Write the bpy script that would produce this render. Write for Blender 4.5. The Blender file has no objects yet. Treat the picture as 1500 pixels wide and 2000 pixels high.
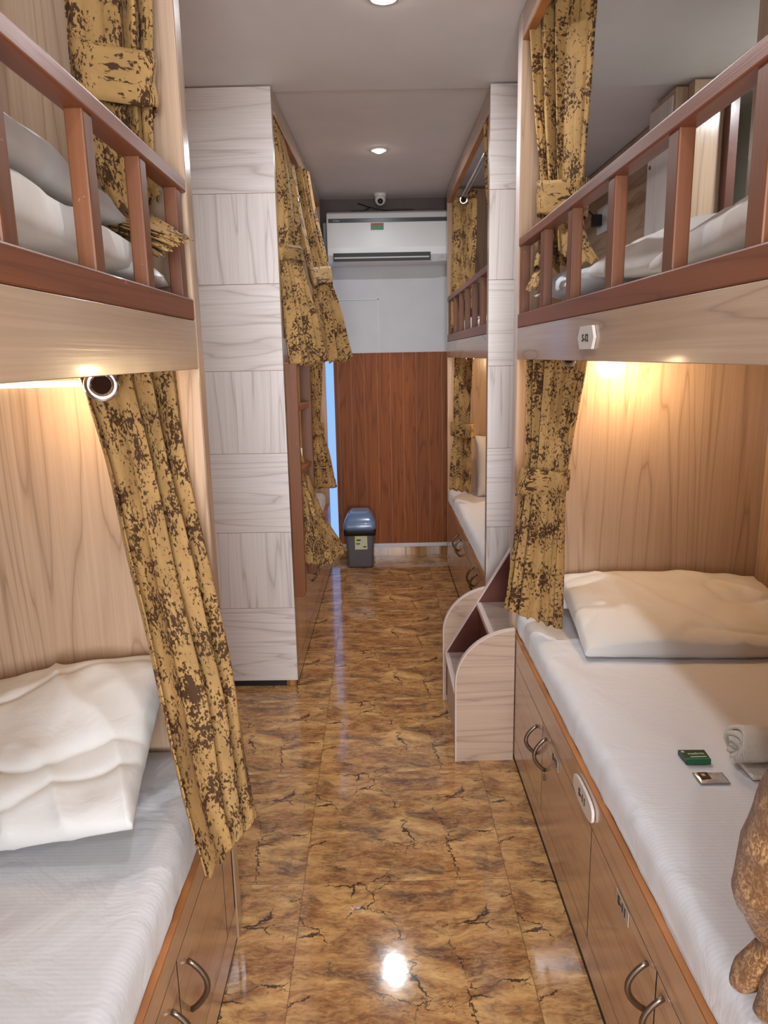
import bpy, bmesh, math, random
from mathutils import Vector, Matrix, noise
random.seed(7)
C = bpy.context.scene.collection
PI = math.pi

# ------------------------------------------------------------------ helpers
def link(o):
    C.objects.link(o); return o

def thing(name, label, cat, loc=(0, 0, 0), group=None):
    o = bpy.data.objects.new(name, None); link(o)
    o.location = loc; o.empty_display_size = .05
    o['label'] = label; o['category'] = cat
    if group: o['group'] = group
    return o

def tag(o, label, cat, group=None):
    o['label'] = label; o['category'] = cat
    if group: o['group'] = group
    return o

def origin_of(p):
    v = Vector((0, 0, 0))
    while p is not None:
        v += p.location if p.type == 'EMPTY' else Vector((0, 0, 0))
        p = p.parent
    return v

def adopt(o, parent):
    """parent a mesh whose vertices are in world coordinates"""
    o.parent = parent
    if parent.type == 'EMPTY':
        o.matrix_parent_inverse = Matrix.Translation(-parent.location)
    return o

def bm_new(): return bmesh.new()

def box(bm, x0, x1, y0, y1, z0, z1, T=None, mi=0):
    vs = []
    for z in (z0, z1):
        for x, y in ((x0, y0), (x1, y0), (x1, y1), (x0, y1)):
            v = Vector((x, y, z))
            if T: v = T(v)
            vs.append(bm.verts.new(v))
    for f in ((3, 2, 1, 0), (4, 5, 6, 7), (0, 1, 5, 4), (1, 2, 6, 5), (2, 3, 7, 6), (3, 0, 4, 7)):
        fc = bm.faces.new([vs[i] for i in f]); fc.material_index = mi
    return vs

def prism(bm, pts, a, b, axis='y', T=None, mi=0):
    """polygon pts in the plane across `axis`, extruded from a to b"""
    def mk(p, t):
        if axis == 'y': v = Vector((p[0], t, p[1]))
        elif axis == 'x': v = Vector((t, p[0], p[1]))
        else: v = Vector((p[0], p[1], t))
        return T(v) if T else v
    A = [bm.verts.new(mk(p, a)) for p in pts]; B = [bm.verts.new(mk(p, b)) for p in pts]
    n = len(pts)
    f = bm.faces.new(A); f.material_index = mi
    f = bm.faces.new(B[::-1]); f.material_index = mi
    for i in range(n):
        f = bm.faces.new([A[i], B[i], B[(i+1) % n], A[(i+1) % n]]); f.material_index = mi

def tube(bm, pts, r, n=10, flat=1.0, cap=True):
    pts = [Vector(p) for p in pts]
    rings = []
    up0 = None
    for i, p in enumerate(pts):
        d = (pts[min(i+1, len(pts)-1)] - pts[max(i-1, 0)]).normalized()
        if up0 is None:
            up0 = Vector((0, 0, 1)) if abs(d.z) < .9 else Vector((1, 0, 0))
        s = d.cross(up0).normalized(); u = s.cross(d).normalized(); up0 = u
        rr = r[i] if isinstance(r, (list, tuple)) else r
        rings.append([bm.verts.new(p + s*math.cos(2*PI*k/n)*rr + u*math.sin(2*PI*k/n)*rr*flat) for k in range(n)])
    for a, b in zip(rings, rings[1:]):
        for k in range(n):
            bm.faces.new([a[k], a[(k+1) % n], b[(k+1) % n], b[k]]).smooth = True
    if cap:
        bm.faces.new(rings[0][::-1]); bm.faces.new(rings[-1])

def lathe(bm, prof, c=(0, 0, 0), n=32, axis='z'):
    rings = []
    for r, h in prof:
        ring = []
        for k in range(n):
            a = 2*PI*k/n
            if axis == 'z': v = Vector((r*math.cos(a), r*math.sin(a), h))
            elif axis == 'y': v = Vector((r*math.cos(a), h, r*math.sin(a)))
            else: v = Vector((h, r*math.cos(a), r*math.sin(a)))
            ring.append(bm.verts.new(v + Vector(c)))
        rings.append(ring)
    for a, b in zip(rings, rings[1:]):
        for k in range(n):
            bm.faces.new([a[k], a[(k+1) % n], b[(k+1) % n], b[k]]).smooth = True
    for rg, p in ((rings[0], prof[0]), (rings[-1], prof[-1])):
        if p[0] > 1e-5: bm.faces.new(rg)

def obj(name, bm, mats, parent=None, bevel=0, seg=2, solid=0, smooth=False, sub=0, label=None):
    bmesh.ops.remove_doubles(bm, verts=bm.verts, dist=1e-6)
    bmesh.ops.recalc_face_normals(bm, faces=bm.faces)
    me = bpy.data.meshes.new(name); bm.to_mesh(me); bm.free()
    o = bpy.data.objects.new(name, me); link(o)
    for m in (mats if isinstance(mats, (list, tuple)) else [mats]): me.materials.append(m)
    if smooth:
        for p in me.polygons: p.use_smooth = True
    if solid:
        md = o.modifiers.new('Solidify', 'SOLIDIFY'); md.thickness = solid; md.offset = 0
    if bevel:
        md = o.modifiers.new('Bevel', 'BEVEL'); md.width = bevel; md.segments = seg; md.limit_method = 'ANGLE'; md.angle_limit = .6
        md.harden_normals = False
    if sub:
        md = o.modifiers.new('Subdivision', 'SUBSURF'); md.levels = sub; md.render_levels = sub
    if parent is not None: adopt(o, parent)
    if label: o['label'] = label
    return o

def structure(name, bm, mats, **k):
    o = obj(name, bm, mats, **k); o['kind'] = 'structure'; return o

def onebox(name, x0, x1, y0, y1, z0, z1, m, parent=None, bevel=.0012, T=None, label=None, st=False):
    bm = bm_new(); box(bm, x0, x1, y0, y1, z0, z1, T)
    o = obj(name, bm, m, parent, bevel=bevel, label=label)
    if st: o['kind'] = 'structure'
    return o

# ------------------------------------------------------------------ materials
def newmat(name):
    m = bpy.data.materials.new(name); m.use_nodes = True
    nt = m.node_tree; nt.nodes.clear()
    out = nt.nodes.new('ShaderNodeOutputMaterial'); b = nt.nodes.new('ShaderNodeBsdfPrincipled')
    nt.links.new(b.outputs[0], out.inputs[0])
    return m, nt, b

class N:
    def __init__(s, nt): s.nt = nt
    def node(s, t, **k):
        n = s.nt.nodes.new(t)
        for a, v in k.items(): setattr(n, a, v)
        return n
    def inp(s, n, i, v):
        if v is None: return
        if hasattr(v, 'is_output'): s.nt.links.new(v, n.inputs[i])
        else: n.inputs[i].default_value = v
    def math(s, op, a, b=None, c=None, clamp=False):
        n = s.node('ShaderNodeMath', operation=op); n.use_clamp = clamp
        s.inp(n, 0, a); s.inp(n, 1, b); s.inp(n, 2, c); return n.outputs[0]
    def vmath(s, op, a, b=None):
        n = s.node('ShaderNodeVectorMath', operation=op); s.inp(n, 0, a); s.inp(n, 1, b); return n.outputs[0]
    def coord(s, k='Object'): return s.node('ShaderNodeTexCoord').outputs[k]
    def mapping(s, v, sc=(1, 1, 1), loc=(0, 0, 0), rot=(0, 0, 0)):
        n = s.node('ShaderNodeMapping'); s.inp(n, 0, v)
        n.inputs['Scale'].default_value = sc; n.inputs['Location'].default_value = loc; n.inputs['Rotation'].default_value = rot
        return n.outputs[0]
    def noise(s, v, sc=1, det=3, rough=.5, dist=0, col=False):
        n = s.node('ShaderNodeTexNoise'); s.inp(n, 'Vector', v); n.inputs['Scale'].default_value = sc
        n.inputs['Detail'].default_value = det; n.inputs['Roughness'].default_value = rough; n.inputs['Distortion'].default_value = dist
        return n.outputs['Color' if col else 'Fac']
    def ramp(s, f, stops, interp='LINEAR'):
        n = s.node('ShaderNodeValToRGB'); s.inp(n, 0, f); r = n.color_ramp; r.interpolation = interp
        while len(r.elements) < len(stops): r.elements.new(.5)
        for e, (p, c) in zip(r.elements, stops):
            e.position = p
            if not isinstance(c, tuple): c = (c, c, c)
            e.color = (c[0], c[1], c[2], 1)
        return n.outputs[0]
    def mix(s, f, a, b, mode='MIX'):
        n = s.node('ShaderNodeMix', data_type='RGBA', blend_type=mode)
        s.inp(n, 0, f)
        for i, v in ((6, a), (7, b)):
            if isinstance(v, tuple): v = (v[0], v[1], v[2], 1)
            s.inp(n, i, v)
        return n.outputs[2]
    def bump(s, h, st=.2, d=.01):
        n = s.node('ShaderNodeBump'); s.inp(n, 'Height', h); n.inputs['Strength'].default_value = st; n.inputs['Distance'].default_value = d
        return n.outputs[0]
    def sep(s, v):
        n = s.node('ShaderNodeSeparateXYZ'); s.inp(n, 0, v); return n.outputs
    def comb(s, x, y, z=0.):
        n = s.node('ShaderNodeCombineXYZ'); s.inp(n, 0, x); s.inp(n, 1, y); s.inp(n, 2, z); return n.outputs[0]

def plain(name, col, rough=.5, metal=0, coat=0, spec=.5, bump=None, var=0):
    m, nt, b = newmat(name); g = N(nt)
    b.inputs['Roughness'].default_value = rough; b.inputs['Metallic'].default_value = metal
    b.inputs['Coat Weight'].default_value = coat; b.inputs['Specular IOR Level'].default_value = spec
    co = g.coord()
    f = g.noise(co, 6, 4)
    c2 = tuple(min(1, c*(1-var)) for c in col)
    cc = g.ramp(f, [(.35, c2), (.65, col)])
    nt.links.new(cc, b.inputs['Base Color'])
    if bump:
        nt.links.new(g.bump(g.noise(co, bump[0], 4), bump[1], .005), b.inputs['Normal'])
    return m

def wood(name, base, dark, light, axis='z', rough=.22, coat=.2, across=9., lines=7., seed=0., contrast=1., bump=.04, wob=.45):
    m, nt, b = newmat(name); g = N(nt)
    co = g.coord()
    sc = {'x': (.55, across, across), 'y': (across, .55, across), 'z': (across, across, .55)}[axis]
    v = g.mapping(co, sc, (seed, seed*.7, seed*1.3))
    big = g.noise(v, .8, 3, .42, wob)
    rings = g.math('FRACT', g.math('MULTIPLY', big, lines*1.5))
    line = g.ramp(rings, [(0, 1.), (.05, .4), (.22, .05), (.80, .0), (.95, .35), (1, 1.)])
    sc2 = {'x': (1.6, 150, 150), 'y': (150, 1.6, 150), 'z': (150, 150, 1.6)}[axis]
    fine = g.noise(g.mapping(co, sc2), 1.2, 4, .6, .15)
    fl = g.ramp(fine, [(.38, .0), (.62, 1.)])
    wide = g.noise(v, .22, 2, .5, .4)
    wf = g.ramp(wide, [(.3, 0.), (.7, 1.)])
    c = g.mix(wf, base, light)
    c = g.mix(g.math('MULTIPLY', fl, .20*contrast), c, dark)
    c = g.mix(g.math('MULTIPLY', line, .62*contrast), c, dark)
    nt.links.new(c, b.inputs['Base Color'])
    b.inputs['Roughness'].default_value = rough; b.inputs['Coat Weight'].default_value = coat; b.inputs['Coat Roughness'].default_value = .08
    low = g.noise(g.mapping(co, (9, 9, 3)), 1, 2)
    h = g.math('ADD', g.math('MULTIPLY', fl, .12), low)
    nt.links.new(g.bump(h, bump, .02), b.inputs['Normal'])
    return m

LAM = dict(base=(.49, .328, .215), dark=(.25, .148, .088), light=(.56, .395, .275))
M_lam_z = wood('LaminateUpright', axis='z', **LAM)
M_lam_y = wood('LaminateLengthways', axis='y', across=7, lines=5, seed=3.1, **LAM)
M_lam_x = wood('LaminateCrossways', axis='x', seed=5.7, **LAM)
PAL = dict(base=(.74, .65, .605), dark=(.40, .32, .295), light=(.80, .73, .70))
M_pale_z = wood('PaleTileUpright', axis='z', across=9, lines=7, seed=1.7, rough=.35, **PAL)
M_pale_x = wood('PaleTileCrossways', axis='x', across=9, lines=7, seed=8.2, rough=.35, **PAL)
DRW = dict(base=(.50, .30, .185), dark=(.26, .14, .08), light=(.57, .37, .24))
M_door = wood('CabinetLaminate', axis='y', across=10, lines=4, seed=4.4, rough=.2, coat=.4, contrast=.7, **DRW)
M_stair = wood('StairLaminate', (.50, .345, .245), (.27, .17, .12), (.56, .41, .31), axis='x', across=11, lines=6, seed=9.3, rough=.4)
M_stair_in = wood('StairTread', (.36, .25, .19), (.2, .13, .1), (.43, .31, .25), axis='x', across=7, seed=2.2, rough=.35)
M_red = wood('RedVarnishedWood', (.20, .055, .020), (.075, .017, .007), (.26, .080, .028), axis='y', across=14, lines=3, seed=6.1, rough=.42, coat=.03, contrast=.8)
M_redz = wood('RedVarnishedPost', (.145, .042, .015), (.06, .016, .006), (.21, .070, .022), axis='z', across=14, lines=3, seed=2.9, rough=.42, coat=.03, contrast=.8)
M_maroon = plain('MaroonLaminate', (.13, .038, .025), .3, coat=.2, var=.3)
M_orange = plain('RawOrangePlyEdge', (.52, .20, .06), .5, var=.35)
M_band = plain('PalePinkEdgeBand', (.66, .53, .48), .4, var=.08)
M_black = plain('BlackGap', (.012, .010, .010), .6)
M_steel = plain('PolishedSteel', (.75, .74, .72), .16, metal=1)
M_bronze = plain('AgedBronze', (.20, .15, .11), .32, metal=.9)
M_white = plain('WhitePlastic', (.74, .73, .72), .35, var=.03)
M_plaque = plain('PlaqueWhite', (.72, .66, .60), .4, var=.05)
M_ink = plain('BlackInk', (.015, .012, .012), .5)
M_track = plain('TrackAluminium', (.55, .54, .55), .3, metal=.7)
M_ceil = plain('CeilingPaint', (.74, .70, .69), .85, var=.04)
M_wall = plain('WallPaint', (.66, .66, .68), .7, var=.05, bump=(30, .05))
M_wallw = plain('WallPaintPaleGreen', (.70, .75, .68), .6, var=.04)

def cloth_mat(name, col, stripe=0., rough=.75, sheen=.3, sc=60):
    m, nt, b = newmat(name); g = N(nt); co = g.coord()
    b.inputs['Roughness'].default_value = rough; b.inputs['Sheen Weight'].default_value = sheen
    y = g.sep(co)[1]
    st = g.math('SINE', g.math('MULTIPLY', g.math('ADD', y, g.math('MULTIPLY', g.noise(co, 3, 2), .01)), 2*PI/.009))
    sf = g.math('MULTIPLY', g.math('GREATER_THAN', st, 0.), stripe)
    c = g.mix(sf, col, tuple(c*.86 for c in col))
    nt.links.new(c, b.inputs['Base Color'])
    w = g.noise(co, 7, 4, .55, .6)
    fine = g.noise(co, 900, 1)
    h = g.math('ADD', w, g.math('MULTIPLY', fine, .01))
    nt.links.new(g.bump(h, .35, .02), b.inputs['Normal'])
    return m
M_sheet = cloth_mat('WhiteStripedSheet', (.68, .68, .71), .35)
M_pillow = cloth_mat('WhitePillowcase', (.66, .64, .62), 0.)
M_cream = cloth_mat('CreamCotton', (.84, .79, .73), 0.)
M_towel, nt, b = newmat('TerryTowel'); g = N(nt)
b.inputs['Base Color'].default_value = (.86, .80, .70, 1); b.inputs['Roughness'].default_value = .95; b.inputs['Sheen Weight'].default_value = .5
nt.links.new(g.bump(g.noise(g.coord(), 420, 3), .8, .006), b.inputs['Normal'])

def brocade(name, gold, brown, amt=.5, blot=1.):
    m, nt, b = newmat(name); g = N(nt)
    uv = g.coord('UV')
    big = g.noise(g.mapping(uv, (24, 13, 1)), 1, 3, .55, .4)
    mid = g.noise(g.mapping(uv, (165, 95, 1), (3, 1, 0)), 1, 3, .65, .3)
    fine = g.noise(g.mapping(uv, (260, 110, 1)), 1, 2, .6)
    s = g.math('ADD', g.math('MULTIPLY', big, .9*blot), g.math('MULTIPLY', mid, 1.15))
    mask = g.ramp(g.math('MULTIPLY', s, .5), [(.5+.061-amt*.06, 0.), (.5+.083-amt*.06, 1.)])
    tone = g.ramp(g.noise(g.mapping(uv, (14, 5, 1), (7, 7, 0)), 1, 3), [(.35, tuple(c*.78 for c in gold)), (.65, tuple(min(1, c*1.12) for c in gold))])
    c = g.mix(g.math('MULTIPLY', fine, .3), tone, tuple(c*.6 for c in gold))
    soft = g.ramp(g.noise(g.mapping(uv, (30, 11, 1), (2, 9, 0)), 1, 4, .6, .5), [(.45, 0.), (.68, 1.)])
    c = g.mix(g.math('MULTIPLY', soft, .32), c, tuple(x*.42 for x in gold))
    c = g.mix(mask, c, brown)
    nt.links.new(c, b.inputs['Base Color'])
    b.inputs['Roughness'].default_value = .7; b.inputs['Specular IOR Level'].default_value = .15; b.inputs['Sheen Weight'].default_value = .05; b.inputs['Sheen Roughness'].default_value = .35
    h = g.math('SUBTRACT', g.math('MULTIPLY', fine, .25), g.math('MULTIPLY', mask, .6))
    nt.links.new(g.bump(h, .35, .003), b.inputs['Normal'])
    return m
M_gold = brocade('GoldBrocade', (.45, .262, .098), (.068, .031, .013))
M_chen, nt, b = newmat('BrownChenille'); g = N(nt); co = g.coord()
sq = g.ramp(g.noise(g.mapping(co, (1, 1, .6)), 150, 2, .5, 1.8), [(.40, (.17, .072, .026)), (.52, (.28, .135, .052)), (.60, (.46, .27, .12))])
bg = g.ramp(g.noise(co, 22, 3), [(.42, .35), (.6, 1.)])
nt.links.new(g.mix(bg, (.12, .05, .018), sq), b.inputs['Base Color'])
b.inputs['Roughness'].default_value = .85; b.inputs['Specular IOR Level'].default_value = .15; b.inputs['Sheen Weight'].default_value = .2
nt.links.new(g.bump(g.noise(co, 150, 2, .5, 1.8), .5, .003), b.inputs['Normal'])

# floor: square vinyl tiles, the printed pattern repeats in every tile
def floor_mat():
    m, nt, b = newmat('BurlMarbleTile'); g = N(nt)
    co = g.coord(); s = g.sep(co)
    PX, PY = .563, .548
    tx = g.math('DIVIDE', g.math('ADD', s[0], .23+PX*10), PX); ty = g.math('DIVIDE', g.math('ADD', s[1], PY*10-1.78), PY)
    fx = g.math('FRACT', tx); fy = g.math('FRACT', ty)
    v = g.comb(g.math('MULTIPLY', fx, PX), g.math('MULTIPLY', fy, PY))
    fib = g.noise(g.mapping(v, (30, 75, 1)), 1, 5, .7, 1.2)
    warp = g.vmath('SUBTRACT', g.noise(v, 5, 3, col=True), (.5, .5, .5))
    wv = g.vmath('ADD', v, g.vmath('MULTIPLY', warp, (.10, .10, .0)))
    a = g.noise(g.mapping(wv, (5, 13, 1)), 1, 7, .66, .5)
    bl = g.noise(g.mapping(wv, (9, 15, 1), (4, 2, 0)), 1, 4, .6, .6)
    c = g.ramp(a, [(.25, (.13, .052, .025)), (.40, (.31, .14, .055)), (.50, (.49, .25, .095)), (.60, (.66, .39, .155)), (.75, (.82, .58, .29))])
    dark = g.ramp(bl, [(.50, 0.), (.66, 1.)])
    c = g.mix(g.math('MULTIPLY', dark, .74), c, (.10, .055, .045))
    c = g.mix(g.math('MULTIPLY', g.ramp(fib, [(.48, 0.), (.66, 1.)]), .5), c, (.62, .40, .18))
    c = g.mix(g.math('MULTIPLY', g.ramp(fib, [(.34, 1.), (.47, 0.)]), .5), c, (.11, .05, .028))
    st = g.noise(g.mapping(wv, (16, 70, 1)), 1, 4, .6, .8)
    c = g.mix(g.math('MULTIPLY', g.ramp(st, [(.5, 0.), (.72, 1.)]), .45), c, (.13, .045, .015))
    # cracks
    w2 = g.vmath('SUBTRACT', g.noise(v, 7, 6, .68, col=True), (.5, .5, .5))
    cv = g.vmath('ADD', g.mapping(v, (1, 1.25, 1), (.31, .17, 0)), g.vmath('MULTIPLY', w2, (.17, .13, 0)))
    vo = g.node('ShaderNodeTexVoronoi', feature='DISTANCE_TO_EDGE'); g.inp(vo, 'Vector', cv); vo.inputs['Scale'].default_value = 4.3
    thick = g.math('MULTIPLY', g.ramp(g.noise(v, 8, 2), [(.44, 0.), (.60, 1.)]), .0105)
    crack = g.math('LESS_THAN', vo.outputs['Distance'], thick)
    c = g.mix(g.math('MULTIPLY', crack, .88), c, (.022, .012, .01))
    vo2 = g.node('ShaderNodeTexVoronoi', feature='DISTANCE_TO_EDGE'); g.inp(vo2, 'Vector', cv); vo2.inputs['Scale'].default_value = 15
    th2 = g.math('MULTIPLY', g.ramp(g.noise(g.mapping(v, (1, 1, 1), (5, 5, 0)), 9, 2), [(.56, 0.), (.7, 1.)]), .013)
    c = g.mix(g.math('MULTIPLY', g.math('LESS_THAN', vo2.outputs['Distance'], th2), .7), c, (.05, .025, .016))
    # joints
    ex = g.math('MINIMUM', fx, g.math('SUBTRACT', 1., fx)); ey = g.math('MINIMUM', fy, g.math('SUBTRACT', 1., fy))
    j = g.math('LESS_THAN', g.math('MINIMUM', ex, ey), .0021)
    c = g.mix(g.math('MULTIPLY', j, .6), c, (.10, .045, .025))
    nt.links.new(c, b.inputs['Base Color'])
    b.inputs['Roughness'].default_value = .085; b.inputs['Coat Weight'].default_value = 0
    h = g.math('SUBTRACT', g.math('MULTIPLY', g.noise(co, 16, 3), .5), g.math('ADD', g.math('MULTIPLY', crack, .15), j))
    nt.links.new(g.bump(h, .07, .006), b.inputs['Normal'])
    return m
M_floor = floor_mat()

def panel_planks():
    m, nt, b = newmat('BrownPlankPanelling'); g = N(nt); co = g.coord(); s = g.sep(co)
    W = .09
    px = g.math('DIVIDE', g.math('ADD', s[0], 10*W), W); f = g.math('FRACT', px); idx = g.math('FLOOR', px)
    v = g.comb(g.math('ADD', s[0], g.math('MULTIPLY', idx, .37)), idx, s[2])
    big = g.noise(g.mapping(v, (16, 1, 1.1)), .8, 2, .5, .5)
    line = g.ramp(g.math('FRACT', g.math('MULTIPLY', big, 9)), [(0, 1.), (.2, .1), (.7, 0.), (1, 1.)])
    fine = g.ramp(g.noise(g.mapping(v, (170, 1, 3)), 1, 3), [(.4, 0.), (.6, 1.)])
    c = g.mix(g.math('MULTIPLY', line, .55), (.30, .088, .022), (.12, .030, .008))
    c = g.mix(g.math('MULTIPLY', fine, .35), c, (.13, .038, .014))
    gr = g.math('LESS_THAN', f, .045)
    c = g.mix(g.math('MULTIPLY', gr, .45), c, (.42, .24, .15))
    nt.links.new(c, b.inputs['Base Color']); b.inputs['Roughness'].default_value = .55; b.inputs['Specular IOR Level'].default_value = .25
    nt.links.new(g.bump(g.math('MULTIPLY', gr, -1.), .3, .004), b.inputs['Normal'])
    return m
M_planks = panel_planks()

def emit(name, col, st):
    m = bpy.data.materials.new(name); m.use_nodes = True; nt = m.node_tree; nt.nodes.clear()
    o = nt.nodes.new('ShaderNodeOutputMaterial'); e = nt.nodes.new('ShaderNodeEmission')
    e.inputs[0].default_value = (*col, 1); e.inputs[1].default_value = st; nt.links.new(e.outputs[0], o.inputs[0]); return m
M_led = emit('LedLens', (1, .93, .84), 28)
M_ledw = emit('WarmLedLens', (1, .80, .46), 4)
M_day = emit('Daylight', (.24, .43, .95), .9)

# ------------------------------------------------------------------ the room
XR, XL = .458, -.376
CZ = 2.42
bm = bm_new(); box(bm, -1.5, 1.75, -1.7, 5.25, -.06, 0); structure('floor', bm, M_floor)
bm = bm_new(); box(bm, -1.0, 1.2, -1.639, -1.62, .9, 2.2); structure('window_2', bm, emit('RearDaylight', (.95, .97, 1), 1.0))  # added glowing panel on the unseen rear wall, fills the room with light
bm = bm_new(); box(bm, -1.5, 1.75, -1.7, 3.11, CZ, CZ+.1); box(bm, -1.5, 1.75, 3.11, 5.3, CZ+.012, CZ+.1); structure('ceiling', bm, M_ceil)
bm = bm_new(); box(bm, -1.42, -1.36, -1.7, 5.3, 0, CZ+.02); structure('wall_left', bm, M_wall)
bm = bm_new(); box(bm, 1.62, 1.68, -1.7, 5.3, 0, CZ+.02); structure('wall_right', bm, M_wallw)
bm = bm_new(); box(bm, -1.36, 1.62, -1.7, -1.64, 0, CZ+.02); structure('wall_rear', bm, M_wall)
bm = bm_new(); box(bm, -1.36, 1.62, 5.2, 5.26, 0, CZ+.02); structure('wall_back', bm, M_wall)
bm = bm_new(); box(bm, -.297, .52, 5.188, 5.2, .085, 1.44); structure('trim_1', bm, M_planks)          # plank panelling
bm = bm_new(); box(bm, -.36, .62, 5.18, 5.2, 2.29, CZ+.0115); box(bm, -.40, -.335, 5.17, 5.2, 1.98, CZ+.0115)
structure('trim_2', bm, plain('DarkBrownPelmet', (.10, .065, .05), .5, var=.3))  # dark brown strips above and left of the air conditioner
bm = bm_new(); box(bm, -.335, .52, 5.176, 5.2, .062, .088); structure('baseboard_back', bm, M_wall, bevel=.002)
bm = bm_new(); box(bm, -.335, .52, 5.186, 5.2, 0, .062); structure('trim_3', bm, M_floor)
bm = bm_new(); box(bm, .015, .023, 5.194, 5.2, 1.44, 1.80); box(bm, -.33, .023, 5.194, 5.2, 1.792, 1.80)
structure('trim_4', bm, M_wallw, bevel=.001)
bm = bm_new(); box(bm, -.405, -.299, 5.185, 5.2, .10, 1.95); structure('window_1', bm, M_day)

# ------------------------------------------------------------------ bunk frames
def ident(v): return v
ANG = math.radians(-1.2)
def skew(v):      # the far left bay stands slightly askew
    p = Vector((XL, 3.03, 0)); d = v-p
    return p + Vector((d.x*math.cos(ANG)-d.y*math.sin(ANG), d.x*math.sin(ANG)+d.y*math.cos(ANG), d.z))

def tile_column(name, parent, x0, x1, y0, y1, T, front=-1):
    """end wall clad with square pale tiles, the grain turned from tile to tile"""
    bm = bm_new()
    box(bm, x0, x1, y0+.006, y1, .027, 2.412, T, 2)
    n = 7; h = .3355; z = .028
    for i in range(n):
        top = z+h if i < n-1 else 2.415
        box(bm, x0, x1, y0, y0+.008, z+.0008, top-.0008, T, 0 if i % 2 == 0 else 1); z += h
    return obj(name, bm, [M_pale_x, M_pale_z, M_lam_z], parent, bevel=.0008, seg=1)

for mm in (M_red, M_redz):      # flecks where the varnish has chipped
    nt = mm.node_tree; g = N(nt); bs = [n for n in nt.nodes if n.type == 'BSDF_PRINCIPLED'][0]
    src = bs.inputs['Base Color'].links[0].from_socket
    fl = g.ramp(g.noise(g.mapping(g.coord(), (60, 26, 60)), 1, 3, .7), [(.70, 0.), (.73, 1.)])
    nt.links.new(g.mix(g.math('MULTIPLY', fl, .6), src, (.42, .27, .19)), bs.inputs['Base Color'])

def guard_rail(parent, X, s, y0, y1, posts, T=ident, pw=.035, zt=1.775):
    xi = X + s*.036
    a, bb = min(X, xi), max(X, xi)
    bm = bm_new(); box(bm, a, bb, y0, y1, zt-.028, zt, T)
    gr = obj('guard_rail', bm, M_red, parent, bevel=.004, seg=3)
    bm = bm_new(); box(bm, a, bb-.004 if s > 0 else bb, y0, y1, 1.499, 1.542, T)
    obj('bottom_board', bm, M_red, gr, bevel=.003)
    for y in posts:
        x0, x1 = (X+.004, X+.03) if s > 0 else (X-.03, X-.004)
        bm = bm_new(); box(bm, x0, x1, y-pw/2, y+pw/2, 1.538, zt-.026, T)
        obj('rail_post', bm, M_redz, gr, bevel=.003)
    return gr

def rods(parent, X, s, y0, y1, T, z=2.335):
    bm = bm_new()
    for dx in (.050, .066):
        tube(bm, [T(Vector((X+s*dx, y0, z))), T(Vector((X+s*dx, (y0+y1)/2, z))), T(Vector((X+s*dx, y1, z)))], .006, 10)
    obj('curtain_rail', bm, M_track, parent, smooth=True)

def bunk(name, label, X, s, xb, y0, y1, T=ident, posts=(), pw=.035, near=None, far=None, group=None):
    r = thing(name, label, 'bunk bed', T(Vector((X, (y0+y1)/2, 0))), group)
    def b(n, xa, xc, ya, yc, za, zc, m, **k):
        return onebox(n, min(xa, xc), max(xa, xc), ya, yc, za, zc, m, r, T=T, **k)
    b('fascia', X, X+s*.02, y0, y1, 1.40, 1.4985, M_lam_y)
    b('deck', X+s*.02, xb, y0, y1, 1.425, 1.497, M_lam_x)
    b('head_beam', X, X+s*.028, y0, y1, 2.342, 2.413, M_lam_y)
    b('head_beam_edge', X+s*.001, X+s*.027, y0, y1, 2.336, 2.342, M_orange)
    b('back_panel', xb, xb+s*.02, y0, y1, .0, 2.413 if s < 0 else 1.4, M_lam_z)
    guard_rail(r, X, s, y0, y1, posts, T, pw)
    rods(r, X, s, y0+.002, y1-.002, T, 2.30 if y0 > 3 else 2.385)
    return r, b

# left, nearest the camera
bl1, b = bunk('bunk_bed', 'brown laminate bunk frame at the near left with pillow piled behind its red rail', XL, -1, -1.33, -.36, 1.588,
     posts=(.82, 1.08, 1.318, 1.545, .56, .3, .04, -.2))
b('end_panel', XL, -1.33, 1.588, 1.636, 0, 2.415, M_lam_z)
b('end_panel', XL, -1.33, -.41, -.362, 0, 2.415, M_lam_z)
b('edge_strip', XL+.0015, XL+.0002, 1.590, 1.634, 0.002, 2.413, M_lam_z)
# left, far
bl2, b = bunk('bunk_bed', 'far left bunk frame with pale square tiles cladding its near end', XL, -1, -1.30, 3.075, 4.90, T=skew,
     posts=(3.11, 3.4, 3.69, 3.98, 4.27, 4.56, 4.86))
tile_column('tiled_end_panel', bl2, -1.30, XL, 3.03, 3.075, skew)
b('end_panel', XL, -1.30, 4.90, 4.94, 0, 2.415, M_lam_z)
b('plinth', XL-.05, -1.28, 3.04, 3.072, 0, .026, M_black)
b('plinth_tile', XL-.002, XL-.05, 3.038, 3.072, 0, .026, M_floor)
# right, nearest
br1, b = bunk('bunk_bed', 'brown laminate bunk frame at the near right carrying the hexagonal S-12 plaque', XR, 1, 1.30, .50, 2.45,
     posts=(.945, 1.218, 1.522, 1.834, 2.13, 2.432, .66), pw=.043)
b('end_panel', XR, 1.30, 2.45, 2.51, 0, 1.50, M_lam_z)
b('end_upright', XR, .60, 2.45, 2.51, 1.50, 2.415, M_lam_z)
b('edge_strip', XR-.0015, XR-.0002, 2.452, 2.508, .002, 2.413, M_band)
b('end_panel', XR, 1.30, .45, .50, 0, 2.415, M_lam_z)
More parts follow.
